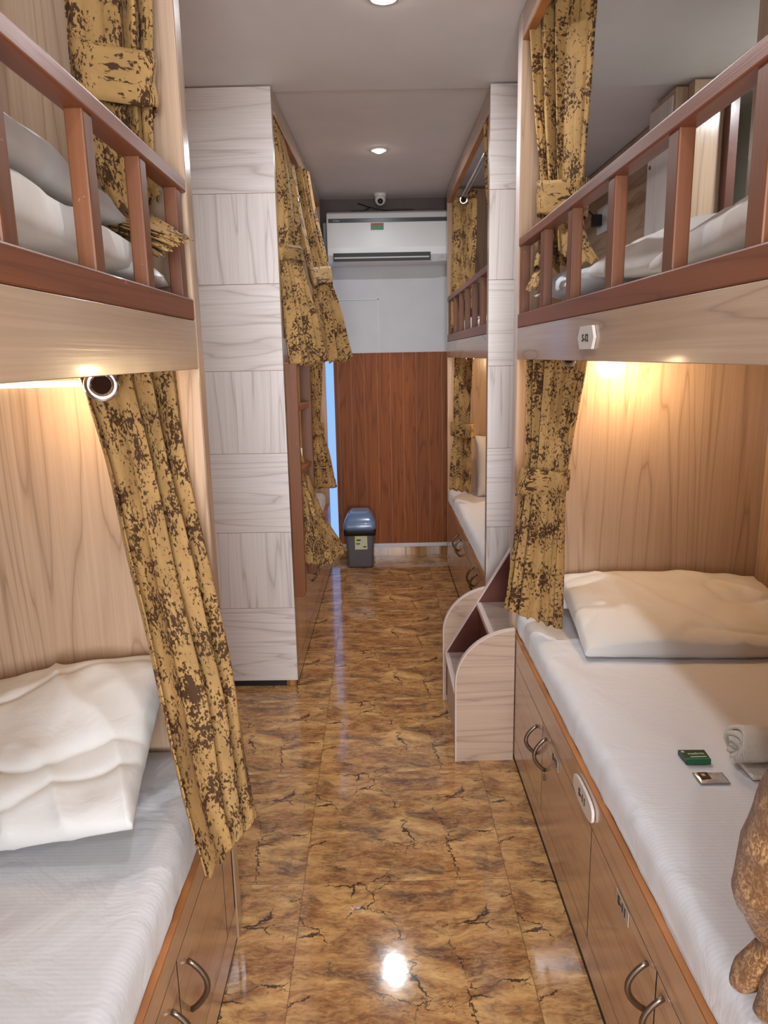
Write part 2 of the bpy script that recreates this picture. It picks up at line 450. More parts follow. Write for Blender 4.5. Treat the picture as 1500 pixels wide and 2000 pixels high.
# right, far
br2, b = bunk('bunk_bed', 'far right bunk frame beside the air conditioner with a narrow tiled upright', XR, 1, 1.30, 3.09, 4.85,
     posts=(3.36, 3.64, 3.92, 4.20, 4.49, 4.81), pw=.03)
tile_column('tiled_end_panel', br2, XR-.006, .60, 3.045, 3.09, ident)
b('lower_end_panel', .60, 1.335, 3.05, 3.09, 0, 1.50, M_lam_z)
b('end_panel', XR, 1.30, 4.85, 4.895, 0, 2.415, M_lam_z)

# behind the upper right bunks
bm = bm_new(); box(bm, 1.272, 1.298, 3.37, 5.2, 1.502, CZ-.001); structure('trim_5', bm, M_lam_y)
lk = thing('locker', 'small laminate wall locker with keyhole high behind the right bunks, left of the plain post', 'locker', (1.24, 3.22, 0))
onebox('carcass', 1.175, 1.265, 3.095, 3.36, 1.5, 2.408, M_lam_z, lk)
onebox('door', 1.168, 1.175, 3.115, 3.355, 1.52, 2.385, M_pale_z, lk)
bm = bm_new(); lathe(bm, [(.008, 0), (.008, .004), (.003, .005)], (1.163, 3.32, 2.17), 16, 'x'); obj('keyhole', bm, M_bronze, lk)
pb = onebox('boxed_post', 1.218, 1.335, 3.03, 3.088, 1.502, 2.412, M_lam_z); tag(pb, 'plain laminate boxed post reaching the ceiling behind the upper right bunk', 'post')
ps = onebox('door_jamb', 1.338, 1.372, 2.98, 3.03, 0, 2.40, M_maroon); tag(ps, 'dark maroon upright jamb right of the boxed laminate post', 'door jamb')
# panel behind near upper right bunk (seen only at the picture's corner)
onebox('upper_back_panel', 1.14, 1.16, .5, 2.40, 1.56, 2.413, M_lam_z, br1)

# ------------------------------------------------------------------ storage under the beds
def arch_handle(bm, X, s, y, z0, z1, T=ident, out=.034, r=.0045):
    pts = []
    for i in range(15):
        t = i/14; a = PI*t
        pts.append(T(Vector((X - s*out*math.sin(a)**.8, y, z0+(z1-z0)*t))))
    tube(bm, pts, r, 10, flat=1.3)

def cabinet(label, X, s, xb, y0, y1, zt, gaps, handles, T=ident, keyholes=()):
    r = thing('storage_cabinet', label, 'cabinet', T(Vector((X, (y0+y1)/2, 0))))
    def b(n, xa, xc, ya, yc, za, zc, m, **k): return onebox(n, min(xa, xc), max(xa, xc), ya, yc, za, zc, m, r, T=T, **k)
    kh = .021 if s > 0 else .012
    b('kick_board', X+s*.0022, xb-s*.002, y0+.001, y1-.001, 0, kh, M_black, bevel=0)
    b('carcass', X+s*.0013, xb-s*.002, y0+.001, y1-.001, kh, zt-.004, M_black, bevel=0)
    b('top_rail', X+s*.001, X+s*.022, y0+.001, y1-.001, .379, zt-.006, M_door, bevel=0)
    b('bottom_rail', X+s*.001, X+s*.022, y0+.001, y1-.001, kh, .0925, M_door, bevel=0)
    b('top_edge', X+s*.0005, X+s*.03, y0+.001, y1-.001, zt-.006, zt, M_orange)
    ys = [y0+.012] + list(gaps) + [y1-.012]
    doors = []
    for a, c in zip(ys, ys[1:]):
        doors.append((a, c, b('door', X+s*.001, X+s*.020, a+.0034, c-.0034, .0962, .3755, M_door, bevel=0)))
    for yy, z0, z1 in handles:
        d = [q[2] for q in doors if q[0] <= yy <= q[1]]
        bm = bm_new(); arch_handle(bm, X, s, yy, z0, z1, T)
        obj('handle', bm, M_bronze, d[0] if d else r, smooth=True)
    for yy, zz in keyholes:
        d = [q[2] for q in doors if q[0] <= yy <= q[1]]
        bm = bm_new(); lathe(bm, [(.009, 0), (.009, .003), (.004, .004)], T(Vector((X-s*.0035 if s > 0 else X+.0, yy, zz))), 16, 'x')
        obj('keyhole', bm, M_bronze, d[0])
    return r, doors

cl1, _ = cabinet('storage cabinet under the near left bed, two arched handles at its near end', XL, -1, -1.33, -.36, 1.588, .437,
    (.55, .84, 1.118, 1.487), ((1.175, .215, .325), (1.065, .215, .325)))
cl2, _ = cabinet('storage cabinet under the far left bed behind the red ladder', XL, -1, -1.30, 3.076, 4.90, .45,
    (3.42, 3.78, 4.2, 4.55), ((3.72, .27, .38), (3.84, .27, .38)), T=skew)
cr1, drs = cabinet('long storage cabinet under the near right bed with S-11 plaque and four handles', XR, 1, 1.30, .50, 2.45, .468,
    (.72, 1.07, 1.462, 1.953), ((2.018, .238, .33), (1.902, .252, .352), (1.107, .26, .36), (1.033, .26, .36)), keyholes=((1.915, .223),))
cr2, _ = cabinet('storage cabinet under the far right bed beside the plank wall', XR, 1, 1.30, 3.09, 4.85, .455,
    (3.44, 3.8, 4.12, 4.48), ((4.18, .29, .39), (4.06, .29, .39), (3.50, .29, .39), (3.38, .29, .39)))

def text_mesh(name, s, size, mat, parent, M, xs=1., bold=0.):
    cu = bpy.data.curves.new(name, 'FONT'); cu.body = s; cu.size = size; cu.align_x = 'CENTER'; cu.align_y = 'CENTER'
    cu.extrude = .0004; cu.offset = bold; cu.space_character = .95
    cu.materials.append(mat)
    tmp = bpy.data.objects.new(name, cu); me = bpy.data.meshes.new_from_object(tmp); bpy.data.objects.remove(tmp); bpy.data.curves.remove(cu)
    me.name = name
    if not me.materials: me.materials.append(mat)
    o = bpy.data.objects.new(name, me); link(o)
    loc = origin_of(parent)
    o.parent = parent
    o.matrix_basis = Matrix.Identity(4)
    o.matrix_parent_inverse = Matrix.Translation(-loc)
    o.matrix_basis = M @ Matrix.Diagonal((xs, 1, 1, 1))
    return o
# facing -x (towards the corridor) on the right: text x axis runs towards -y
def face_left(x, y, z): return Matrix(((0, 0, -1, x), (-1, 0, 0, y), (0, 1, 0, z), (0, 0, 0, 1)))
def face_front(x, y, z): return Matrix(((1, 0, 0, x), (0, 0, -1, y), (0, 1, 0, z), (0, 0, 0, 1)))

# hexagonal plaque on the fascia
pl = thing('number_plaque', 'white six-sided plaque reading S-12 on the upper bunk fascia', 'sign', (XR, 1.628, 1.449))
bm = bm_new(); prism(bm, [(1.628+a, 1.4495+c) for a, c in ((.046, .0245), (.062, 0), (.046, -.0245), (-.046, -.0245), (-.062, 0), (-.046, .0245))], XR-.007, XR-.0005, 'x')
obj('plate', bm, M_plaque, pl, bevel=.0006)
text_mesh('number', 'S-12', .022, M_ink, pl, face_left(XR-.0076, 1.628, 1.4485), 1.3, .0003)
pl = thing('number_plaque', 'white rounded plaque reading S-11 on the storage cabinet under the near right bed', 'sign', (XR, 1.517, .418))
bm = bm_new()
pts = [(1.517+.078*math.copysign(abs(math.cos(a))**.8, math.cos(a)), .4185+.0275*math.copysign(abs(math.sin(a))**.6, math.sin(a))) for a in [2*PI*k/28 for k in range(28)]]
prism(bm, pts, XR-.007, XR-.0005, 'x'); obj('plate', bm, M_plaque, pl, bevel=.0006)
text_mesh('number', 'S-11', .026, M_ink, pl, face_left(XR-.0076, 1.517, .418), 1.3, .0003)
for (yy, zz, tx, lb) in ((1.795, .3475, 'S-12', 'small worn paper sticker reading S-12 beside the pair of far handles'),
                         (1.243, .3585, 'S-11', 'small paper sticker reading S-11 on the nearer cabinet door')):
    st = thing('door_sticker', lb, 'sticker', (XR, yy, zz))
    onebox('paper', XR-.0016, XR-.0002, yy-.036, yy+.036, zz-.015, zz+.015, plain('StickerPaper', (.52, .40, .31), .6, var=.2), st, bevel=0)
    text_mesh('number', tx, .026, M_ink, st, face_left(XR-.0022, yy, zz), 1.1, .0004)

# ------------------------------------------------------------------ soft things
def slab(name, x0, x1, y0, y1, z0, z1, mat, parent=None, r=.03, seed=0, amp=.004, ny=60, sag=None):
    """mattress in its fitted sheet: rounded section run along y"""
    sec = []
    def arc(cx, cz, a0, a1, n=5):
        for i in range(n): 
            a = a0+(a1-a0)*i/(n-1); sec.append((cx+r*math.cos(a), cz+r*math.sin(a)))
    nx = 30; nzs = 5
    for i in range(nzs): sec.append((x1, z0+(z1-r-z0)*i/nzs))
    arc(x1-r, z1-r, 0, PI/2)
    for i in range(1, nx): sec.append((x1-r-(x1-x0-2*r)*i/nx, z1))
    arc(x0+r, z1-r, PI/2, PI)
    for i in range(1, nzs+1): sec.append((x0, z1-r-(z1-r-z0)*i/nzs))
    bm = bm_new(); rings = []
    for j in range(ny+1):
        y = y0+(y1-y0)*j/ny
        e = min(1, min(y-y0, y1-y)/.02) if ny else 1
        ring = []
        for (x, z) in sec:
            hx = 1 if z > z0+.004 else 0
            n1 = noise.noise(Vector((x*5+seed, y*4, z*5)))*amp
            n2 = noise.noise(Vector((x*3+seed, y*26, z*3+7)))*amp*.8 if (x < x0+.02 or x > x1-.02) else noise.noise(Vector((x*14, y*5+seed, 3)))*amp*.35
            inx = 0
            dz = (n1+n2*.3) if z > z1-r*1.2 else 0
            dx = (n1+n2*1.4)*hx if (x < x0+r or x > x1-r) else 0
            zz = z+dz-(1-e)*.012*(z > z1-r)
            if z <= z0+.001: zz += abs(noise.noise(Vector((y*9+seed, x, 2))))*.012 + .001
            ring.append(bm.verts.new((x+dx, y, zz)))
        rings.append(ring)
    for a, b2 in zip(rings, rings[1:]):
        for k in range(len(sec)-1): bm.faces.new([a[k], a[k+1], b2[k+1], b2[k]]).smooth = True
        bm.faces.new([a[-1], a[0], b2[0], b2[-1]])
    bm.faces.new(rings[0]); bm.faces.new(rings[-1][::-1])
    return obj(name, bm, mat, parent)

def pillow(name, c, a, b_, h, mat, rot=(0, 0, 0), seed=0, wr=.012, pinch=.06, flat=.45, p=.42, n=56, parent=None, crease=1.):
    R = (Matrix.Rotation(rot[2], 4, 'Z') @ Matrix.Rotation(rot[1], 4, 'Y') @ Matrix.Rotation(rot[0], 4, 'X'))
    bm = bm_new(); G = {}
    for side in (1, -1):
        for i in range(n+1):
            for j in range(n+1):
                u = -1+2*i/n; v = -1+2*j/n
                edge = i in (0, n) or j in (0, n)
                if edge and side == -1: G[(side, i, j)] = G[(1, i, j)]; continue
                us = math.sin(u*PI/2)*.35+u*.65; vs_ = math.sin(v*PI/2)*.35+v*.65
                x = a*us*(1-pinch*(1-vs_*vs_)); y = b_*vs_*(1-pinch*(1-us*us))
                k = max(0, (1-us*us)*(1-vs_*vs_))**p
                z = h*k*(1 if side == 1 else -flat)
                q = Vector((x*6+seed, y*6, side*2+seed))
                w = noise.fractal(q*.62, 1.1, 2.1, 3)*wr*.8*(.35+.65*min(1, k*1.6))
                # ridged creases running in from the corners
                cr = 1-abs(noise.noise(Vector((x*6+seed*2+y*2, y*2.6-seed, 1.7))))*3.2
                w += max(0, cr)**3*wr*.42*crease*(1-k*.35)
                cr = 1-abs(noise.noise(Vector((x*3.1-y*5+seed, y*4.5+x*2, 8.7))))*4.
                w -= max(0, cr)**3*wr*.30*crease
                if edge: w *= .5
                P = R @ Vector((x, y, z+w*(1 if side == 1 else -.3)))
                G[(side, i, j)] = bm.verts.new(P+Vector(c))
    for side in (1, -1):
        for i in range(n):
            for j in range(n):
                q = [G[(side, i, j)], G[(side, i+1, j)], G[(side, i+1, j+1)], G[(side, i, j+1)]]
                f = bm.faces.new(q if side == 1 else q[::-1]); f.smooth = True
    return obj(name, bm, mat, parent)

# lower beds
tag(slab('mattress', -1.31, -.388, -.34, 1.583, .437, .53, M_sheet, seed=1, r=.035), 'thin mattress in white fitted sheet on the near left lower bed', 'mattress')
tag(slab('mattress', .470, 1.29, .52, 2.445, .468, .553, M_sheet, seed=2, r=.03), 'mattress in white striped sheet on the near right lower bed under the towel', 'mattress')
tag(slab('mattress', .462, 1.29, 3.10, 4.845, .455, .545, M_sheet, seed=3, r=.03), 'mattress in white sheet on the far right lower bed', 'mattress')
tag(slab('mattress', -1.24, -.360, 3.12, 4.86, .4505, .535, M_sheet, seed=4, r=.035), 'mattress in white sheet on the far left lower bed seen past the red ladder', 'mattress')
# upper beds
tag(slab('mattress', -1.31, -.418, -.34, 1.57, 1.4985, 1.548, M_cream, seed=5, r=.02), 'thin cream mattress on the near left upper bunk deck', 'mattress')
tag(slab('mattress', .50, 1.13, .52, 2.43, 1.497, 1.548, M_cream, seed=6, r=.02), 'thin cream mattress on the near right upper bunk deck', 'mattress')
tag(slab('mattress', .50, 1.28, 3.12, 4.84, 1.497, 1.545, M_sheet, seed=7, r=.02), 'thin white mattress on the far right upper bunk deck', 'mattress')

# near left lower pillow, leaning up on the end panel
tag(pillow('pillow', (-.80, 1.365, .632), .345, .225, .085, M_pillow, (math.radians(18), math.radians(-9), math.radians(1)), seed=1.3, wr=.034, p=.34, pinch=.03, n=100), 
    'large crumpled white pillow leaning on the end panel of the near left lower bed', 'pillow')
# near right lower: folded pillow/quilt
tag(pillow('folded_quilt', (.925, 2.185, .612), .335, .235, .062, M_pillow, (math.radians(10), 0, math.radians(-3)), seed=4.1, wr=.022, pinch=.015, p=.22, n=80),
    'wide white folded quilt at the head of the near right lower bed', 'quilt')
tag(pillow('pillow', (.70, 2.37, .60), .13, .06, .05, M_pillow, (0, 0, .1), seed=2.2, wr=.01, p=.4, n=30), 'end of a flat white pillow behind the folded quilt at the near right', 'pillow')
# near left upper bedding
tag(pillow('pillow', (-.72, 1.02, 1.728), .30, .42, .072, M_pillow, (math.radians(-3), math.radians(9), math.radians(2)), seed=6.3, wr=.02, pinch=.03, n=64),
    'plump white pillow on top of the bedding of the near left upper bunk', 'pillow')
tag(pillow('folded_quilt', (-.752, .60, 1.617), .328, .88, .074, M_cream, (math.radians(-1.7), 0, 0), seed=9.3, wr=.022, pinch=.01, p=.22, n=84, flat=.6),
    'thick white quilt bulging behind the rail of the near left upper bunk under the pillow', 'quilt')
tag(pillow('folded_sheet', (-.50, 1.44, 1.585), .11, .10, .035, M_pillow, (0, math.radians(10), .2), seed=3.3, wr=.02, p=.4, n=40),
    'loose corner of white sheet by the far rail post of the near left upper bunk', 'sheet')
# near right upper bedding
tag(pillow('pillow', (.812, 1.20, 1.632), .30, .30, .07, M_cream, (math.radians(-2), math.radians(-9), math.radians(-4)), seed=7.7, wr=.016, pinch=.02, p=.3, n=64),
    'smooth cream pillow nearest the camera behind the right upper rail', 'pillow')
tag(pillow('pillow', (.822, 1.70, 1.642), .29, .22, .078, M_cream, (math.radians(3), math.radians(-9), math.radians(3)), seed=8.8, wr=.02, pinch=.03, p=.35, n=60),
    'second cream pillow behind the right upper rail, farther than the nearest one', 'pillow')
tag(pillow('crumpled_sheet', (.67, 2.15, 1.597), .17, .27, .045, M_sheet, (0, 0, 0), seed=11.1, wr=.04, pinch=.08, p=.35, n=70),
    'crumpled white sheet on the right upper bunk below the tied gold curtain', 'sheet')
tag(pillow('crumpled_sheet', (.95, 2.28, 1.60), .16, .16, .06, M_sheet, (0, .2, .3), seed=12.4, wr=.03, pinch=.08, p=.35, n=44),
    'small heap of white sheet farthest from the rail on the right upper bunk', 'sheet')
# far beds
tag(pillow('pillow', (.80, 4.60, .73), .19, .20, .075, M_pillow, (math.radians(66), 0, 0), seed=5.5, wr=.012, n=44), 'white pillow standing upright at the end of the far right lower bed', 'pillow')
tag(pillow('pillow', (-.62, 4.55, .70), .22, .19, .07, M_cream, (math.radians(60), 0, 0), seed=5.9, wr=.012, n=40), 'cream pillow propped at the end of the far left lower bed', 'pillow')
tag(pillow('crumpled_sheet', (.62, 4.15, 1.57), .11, .55, .04, M_sheet, (0, 0, 0), seed=13, wr=.03, p=.3, n=56), 'rumpled white sheet behind the far right upper rail', 'sheet')
tag(pillow('folded_blanket', (.60, 3.42, 1.64), .06, .09, .03, M_cream, (.9, 0, .3), seed=15, wr=.02, n=30), 'small folded cream blanket on the far right upper bunk', 'blanket')

# rolled towel
tw = thing('rolled_towel', 'rolled white terry towel on the near right lower bed beside the soap box', 'towel', (.86, 1.42, .553))
bm = bm_new(); A = []; B = []
n = 150
for i in range(n+1):
    t = i/n; a = t*2*PI*3.2+2.2; rr = .006+.036*t
    wob = noise.noise(Vector((a*.8, 3, 1)))*.0015
    y = 1.42+(rr+wob)*math.cos(a); z = .597+(rr+wob)*math.sin(a)*.97
    A.append((y, z))
L = 24
rows = []
for k in range(L+1):
    x = .735+.27*k/L
    off = .004*math.sin(k*1.3)
    fl = (1-math.cos(min(1, k/3)*PI))*.5
    rows.append([bm.verts.new((x+ .012*(i/n)**2*(1-fl) - .006*math.cos(i*.3)*(1-fl), y+off*.3, z+noise.noise(Vector((x*30, i*.1, 0)))*.0015)) for i, (y, z) in enumerate(A)])
for r0, r1 in zip(rows, rows[1:]):
    for i in range(n): bm.faces.new([r0[i], r0[i+1], r1[i+1], r1[i]]).smooth = True
obj('towel_roll', bm, M_towel, tw, solid=.0095)
bm = bm_new(); box(bm, .75, .99, 1.352, 1.42, .5555, .5655)
obj('towel_flap', bm, M_towel, tw, bevel=.004, seg=3)

# soap box and sachet
M_green = plain('SoapGreen', (.012, .14, .06), .25, var=.2); M_greend = plain('SoapDarkGreen', (.006, .045, .03), .25)
sp = thing('soap_box', 'small dark green soap carton on the near right bed sheet left of the towel', 'soap', (.67, 1.44, .553))
bm = bm_new(); prism(bm, [(.640, 1.461), (.697, 1.459), (.695, 1.421), (.642, 1.420)], .5545, .566, 'z'); obj('carton', bm, M_greend, sp, bevel=.001)
bm = bm_new(); box(bm, .642, .694, 1.4185, 1.4265, .5646, .5665); box(bm, .643, .694, 1.4178, 1.419, .5555, .5655); obj('green_band', bm, M_green, sp)
M_mint = plain('PaleGreenPrint', (.45, .62, .40), .4)
MF = lambda x, y, z: Matrix(((1, 0, 0, x), (0, 1, 0, y), (0, 0, 1, z), (0, 0, 0, 1)))
text_mesh('lettering', 'medimix', .0115, M_mint, sp, MF(.672, 1.443, .5663), .95)
onebox('lettering_line', .655, .690, 1.4295, 1.4325, .5658, .5664, M_mint, sp, bevel=0)
bm = bm_new(); lathe(bm, [(.0035, 0), (.0035, .0006)], (.6465, 1.452, .5660), 14); obj('emblem', bm, M_mint, sp)
sc = thing('sachet', 'silver toiletry sachet with a dark printed patch in front of the soap carton', 'sachet', (.67, 1.365, .553))
bm = bm_new(); nn = 14
gv = [[bm.verts.new((.640+.062*i/nn+(.0), 1.384-.040*j/nn, .5565+.0035*math.sin(PI*i/nn)*math.sin(PI*j/nn)+noise.noise(Vector((i*.9, j*.9, 4)))*.0008)) for j in range(nn+1)] for i in range(nn+1)]
for i in range(nn):
    for j in range(nn): bm.faces.new([gv[i][j], gv[i+1][j], gv[i+1][j+1], gv[i][j+1]]).smooth = True
obj('foil', bm, plain('SilverFoil', (.62, .63, .66), .25, metal=.7), sc, solid=.0006)
onebox('printed_patch', .648, .668, 1.357, 1.380, .5595, .5606, plain('SachetDarkPrint', (.03, .012, .01), .3, var=.5), sc, bevel=0)
onebox('printed_photo', .653, .660, 1.366, 1.374, .5604, .5611, plain('SachetTan', (.55, .35, .22), .4), sc, bevel=0)
onebox('seal_strip', .6395, .6425, 1.344, 1.384, .5565, .5578, plain('SachetGreySeal', (.25, .26, .28), .3, metal=.5), sc, bevel=0)

# ------------------------------------------------------------------ curtains
def catmull(p0, p1, p2, p3, t):
    return .5*((2*p1)+(p2-p0)*t+(2*p0-5*p1+4*p2-p3)*t*t+(3*p1-p0-3*p2+p3)*t**3)

def drape(name, st, parent, mat, folds=4, seed=0, nu=110, nv=70, flat=None, width=.8, phase=0, solid=.0022, hemwave=.006, sharp=0.):
    """st: list of (left edge point, right edge point, fold depth); cloth is lofted through them"""
    S = [(Vector(a), Vector(b), d) for a, b, d in st]
    m = len(S)-1
    tot = sum(((S[k+1][0]+S[k+1][1])/2-(S[k][0]+S[k][1])/2).length for k in range(m))
    rows = []; vl = []; bm = bm_new(); vlen = 0; prev = None
    uvd = {}
    for j in range(nv+1):
        f = j/nv*m; k = min(int(f), m-1); t = f-k
        g_ = [S[max(k-1, 0)], S[k], S[k+1], S[min(k+2, m)]]
        Lp = catmull(g_[0][0], g_[1][0], g_[2][0], g_[3][0], t); Rp = catmull(g_[0][1], g_[1][1], g_[2][1], g_[3][1], t)
        d = g_[1][2]*(1-t)+g_[2][2]*t
        c = (Lp+Rp)/2
        if prev is not None: vlen += (c-prev).length
        prev = c
        kk = S[min(k+1, m)]; dn = ((kk[0]+kk[1])-(S[k][0]+S[k][1])).normalized()
        w = (Rp-Lp); nrm = w.cross(dn)
        nrm = nrm.normalized() if nrm.length > 1e-6 else Vector((0, -1, 0))
        row = []
        for i in range(nu+1):
            u = i/nu
            ph = 2*PI*folds*u+phase+.9*math.sin(u*5.1+seed)+.35*math.sin(3*u+j/nv*2.2+seed)
            s_ = math.sin(ph)
            s_ = math.copysign(abs(s_)**(1-.45*sharp), s_)
            fd = s_+.28*math.sin(ph*2.3+seed*2+j/nv*1.5)
            if flat:
                a0, a1, soft = flat
                inside = max(0, min(1, (u-a0)/soft))*max(0, min(1, (a1-u)/soft))
                fd *= (1-.93*inside)
            fd += .35*noise.noise(Vector((u*4+seed, vlen*3.5, seed)))
            lat = .22*math.cos(ph)*d*(.6 if not flat else .5)
            wn = w.normalized()
            P = Lp+w*u+nrm*fd*d+wn*lat
            if j == nv: P -= dn*0
            P += dn*hemwave*(j/nv)**6*math.sin(ph)
            hd = (tot-vlen)-.045
            if -.5 < hd < 0 and tot > .3: P += nrm*.0018*(1 if nrm.y < 0 else -1)
            elif 0 <= hd < tot/nv*1.05 and tot > .3: P -= nrm*.0022*(1 if nrm.y < 0 else -1)
            v = bm.verts.new(P); row.append(v)
        rows.append(row); vl.append(vlen)
    mid = rows[nv//2]; acc = [0.]
    for p, q in zip(mid, mid[1:]): acc.append(acc[-1]+(q.co-p.co).length)
    for row, vv in zip(rows, vl):
        for i, v in enumerate(row): uvd[v] = (acc[i]+seed, -vv+seed*.37)
    lay = bm.loops.layers.uv.new('UVMap')
    for a, b_ in zip(rows, rows[1:]):
        for i in range(nu):
            f_ = bm.faces.new([a[i], a[i+1], b_[i+1], b_[i]]); f_.smooth = True
            for lp in f_.loops: lp[lay].uv = uvd[lp.vert]
    me = bpy.data.meshes.new(name); bm.to_mesh(me); bm.free(); me.materials.append(mat)
    o = bpy.data.objects.new(name, me); link(o)
    md = o.modifiers.new('Solidify', 'SOLIDIFY'); md.thickness = solid; md.offset = 0
    adopt(o, parent)
    return o

def band(name, pts, depth, parent, mat, seed=0, expo=5, nrm=None):
    """tie wrapped round the curtain; pts = [(left, right) ...] from top to bottom"""
    bm = bm_new(); rows = []; uvd = {}; n = 56
    lay = bm.loops.layers.uv.new('UVMap')
    K = 8
    for j in range(K+1):
        f = j/K*(len(pts)-1); k = min(int(f), len(pts)-2); t = f-k
        Lp = Vector(pts[k][0]).lerp(Vector(pts[k+1][0]), t); Rp = Vector(pts[k][1]).lerp(Vector(pts[k+1][1]), t)
        c = (Lp+Rp)/2; w = (Rp-Lp); a = w.length/2; wn = w.normalized()
        nn = Vector(nrm) if nrm else Vector((wn.y, -wn.x, 0)).normalized()
        bul = 1+.012*math.sin(PI*j/K)
        row = []
        for i in range(n+1):
            th = 2*PI*i/n
            cs, sn = math.cos(th), math.sin(th)
            x = math.copysign(abs(cs)**(2/expo), cs)*a*bul; y = math.copysign(abs(sn)**(2/expo), sn)*depth*bul
            wv = noise.noise(Vector((cs*2+seed, sn*2, j*.35)))*.004
            v = bm.verts.new(c+wn*(x+wv)+nn*(y+wv)+Vector((0, 0, .003*math.sin(th*3+seed)*(j in (0, K)))))
            uvd[v] = (i/n*(4*a+4*depth)*.8+seed, -j/K*.09); row.append(v)
        rows.append(row)
    for a_, b_ in zip(rows, rows[1:]):
        for i in range(n):
            f_ = bm.faces.new([a_[i], a_[i+1], b_[i+1], b_[i]]); f_.smooth = True
            for lp in f_.loops: lp[lay].uv = uvd[lp.vert]
    me = bpy.data.meshes.new(name); bm.to_mesh(me); bm.free(); me.materials.append(mat)
    o = bpy.data.objects.new(name, me); link(o)
    md = o.modifiers.new('Solidify', 'SOLIDIFY'); md.thickness = .003; md.offset = 1
    adopt(o, parent); return o

def grommet(c, nrm, parent, R=.021, r=.0065):
    nrm = Vector(nrm).normalized(); a = nrm.orthogonal().normalized(); b_ = nrm.cross(a)
    bm = bm_new(); N1, N2 = 36, 12; rows = []
    for i in range(N1):
        th = 2*PI*i/N1; d = a*math.cos(th)+b_*math.sin(th)
        rows.append([bm.verts.new(Vector(c)+d*(R+r*math.cos(2*PI*k/N2))+nrm*r*.55*math.sin(2*PI*k/N2)) for k in range(N2)])
    for i in range(N1):
        A_, B_ = rows[i], rows[(i+1) % N1]
        for k in range(N2): bm.faces.new([A_[k], A_[(k+1) % N2], B_[(k+1) % N2], B_[k]]).smooth = True
    g_ = obj('grommet', bm, M_steel, parent)
    bm = bm_new()
    vs = [bm.verts.new(Vector(c)+nrm*.002+(a*math.cos(2*PI*i/24)+b_*math.sin(2*PI*i/24))*(R-.002)) for i in range(24)]
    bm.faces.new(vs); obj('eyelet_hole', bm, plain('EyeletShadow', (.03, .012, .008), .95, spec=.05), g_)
    return g_

def hem(o_parent, L, R, parent): pass

# near left, upper bunk: tied bundle whose tail fans out over the rail
c = thing('curtain', 'gold brocade curtain tied with a broad band above the near left upper bunk', 'curtain', (-.48, 1.52, 1.6))
drape('drape', [((-.545, 1.475, 2.39), (-.405, 1.555, 2.39), .022), ((-.538, 1.475, 2.06), (-.412, 1.55, 2.06), .022), ((-.540, 1.48, 1.95), (-.420, 1.55, 1.95), .018),
                ((-.530, 1.48, 1.87), (-.428, 1.55, 1.87), .020), ((-.515, 1.49, 1.775), (-.432, 1.55, 1.775), .020), ((-.480, 1.47, 1.70), (-.425, 1.54, 1.72), .016)],
      c, M_gold, folds=5, seed=1.1, flat=(.0, .68, .08), width=.9)
band('tieback', [((-.548, 1.500, 1.985), (-.414, 1.555, 1.98)), ((-.544, 1.500, 1.890), (-.418, 1.555, 1.885))], .040, c, M_gold, seed=.3)
for k, (dz, xx, yy, ln) in enumerate(((0, -.350, 1.485, 1), (-.008, -.356, 1.46, 2), (-.016, -.362, 1.44, 3), (-.026, -.368, 1.425, 4), (-.036, -.380, 1.41, 5))):
    drape('tail_fold', [((-.50+.01*k, 1.40, 1.672+dz), (-.455, 1.535, 1.705+dz), .006), ((-.44, 1.39, 1.664+dz), (-.42, 1.50, 1.688+dz), .004), ((xx-.006, yy-.03, 1.644+dz*1.15), (xx, yy+.01, 1.646+dz), .002)],
          c, M_gold, folds=2, seed=2+k, nu=24, nv=20, width=.2)
# near left, lower bunk: pulled out, hanging over the mattress edge into the aisle
c = thing('curtain', 'long gold brocade curtain slanting out over the near left lower mattress into the aisle', 'curtain', (-.42, 1.4, 1.0))
drape('drape', [((-.570, 1.41, 1.415), (-.420, 1.565, 1.42), .020), ((-.526, 1.40, 1.235), (-.405, 1.55, 1.21), .021), ((-.487, 1.36, 1.043), (-.372, 1.545, .986), .024),
                ((-.435, 1.30, .807), (-.334, 1.525, .694), .026), ((-.388, 1.24, .618), (-.311, 1.49, .50), .022), ((-.338, 1.19, .478), (-.286, 1.435, .437), .010)],
      c, M_gold, folds=4, seed=4.2, flat=(.02, .46, .1), width=.75, nu=150, nv=110)
drape('inner_fold', [((-.50, 1.565, .95), (-.42, 1.575, .95), .004), ((-.49, 1.555, .70), (-.425, 1.57, .70), .006), ((-.49, 1.54, .545), (-.42, 1.56, .55), .008)],
      c, M_gold, folds=2, seed=5.5, nu=40, nv=24, width=.4)
grommet((-.508, 1.385, 1.378), (.25, -1, .05), c, R=.024, r=.0075)
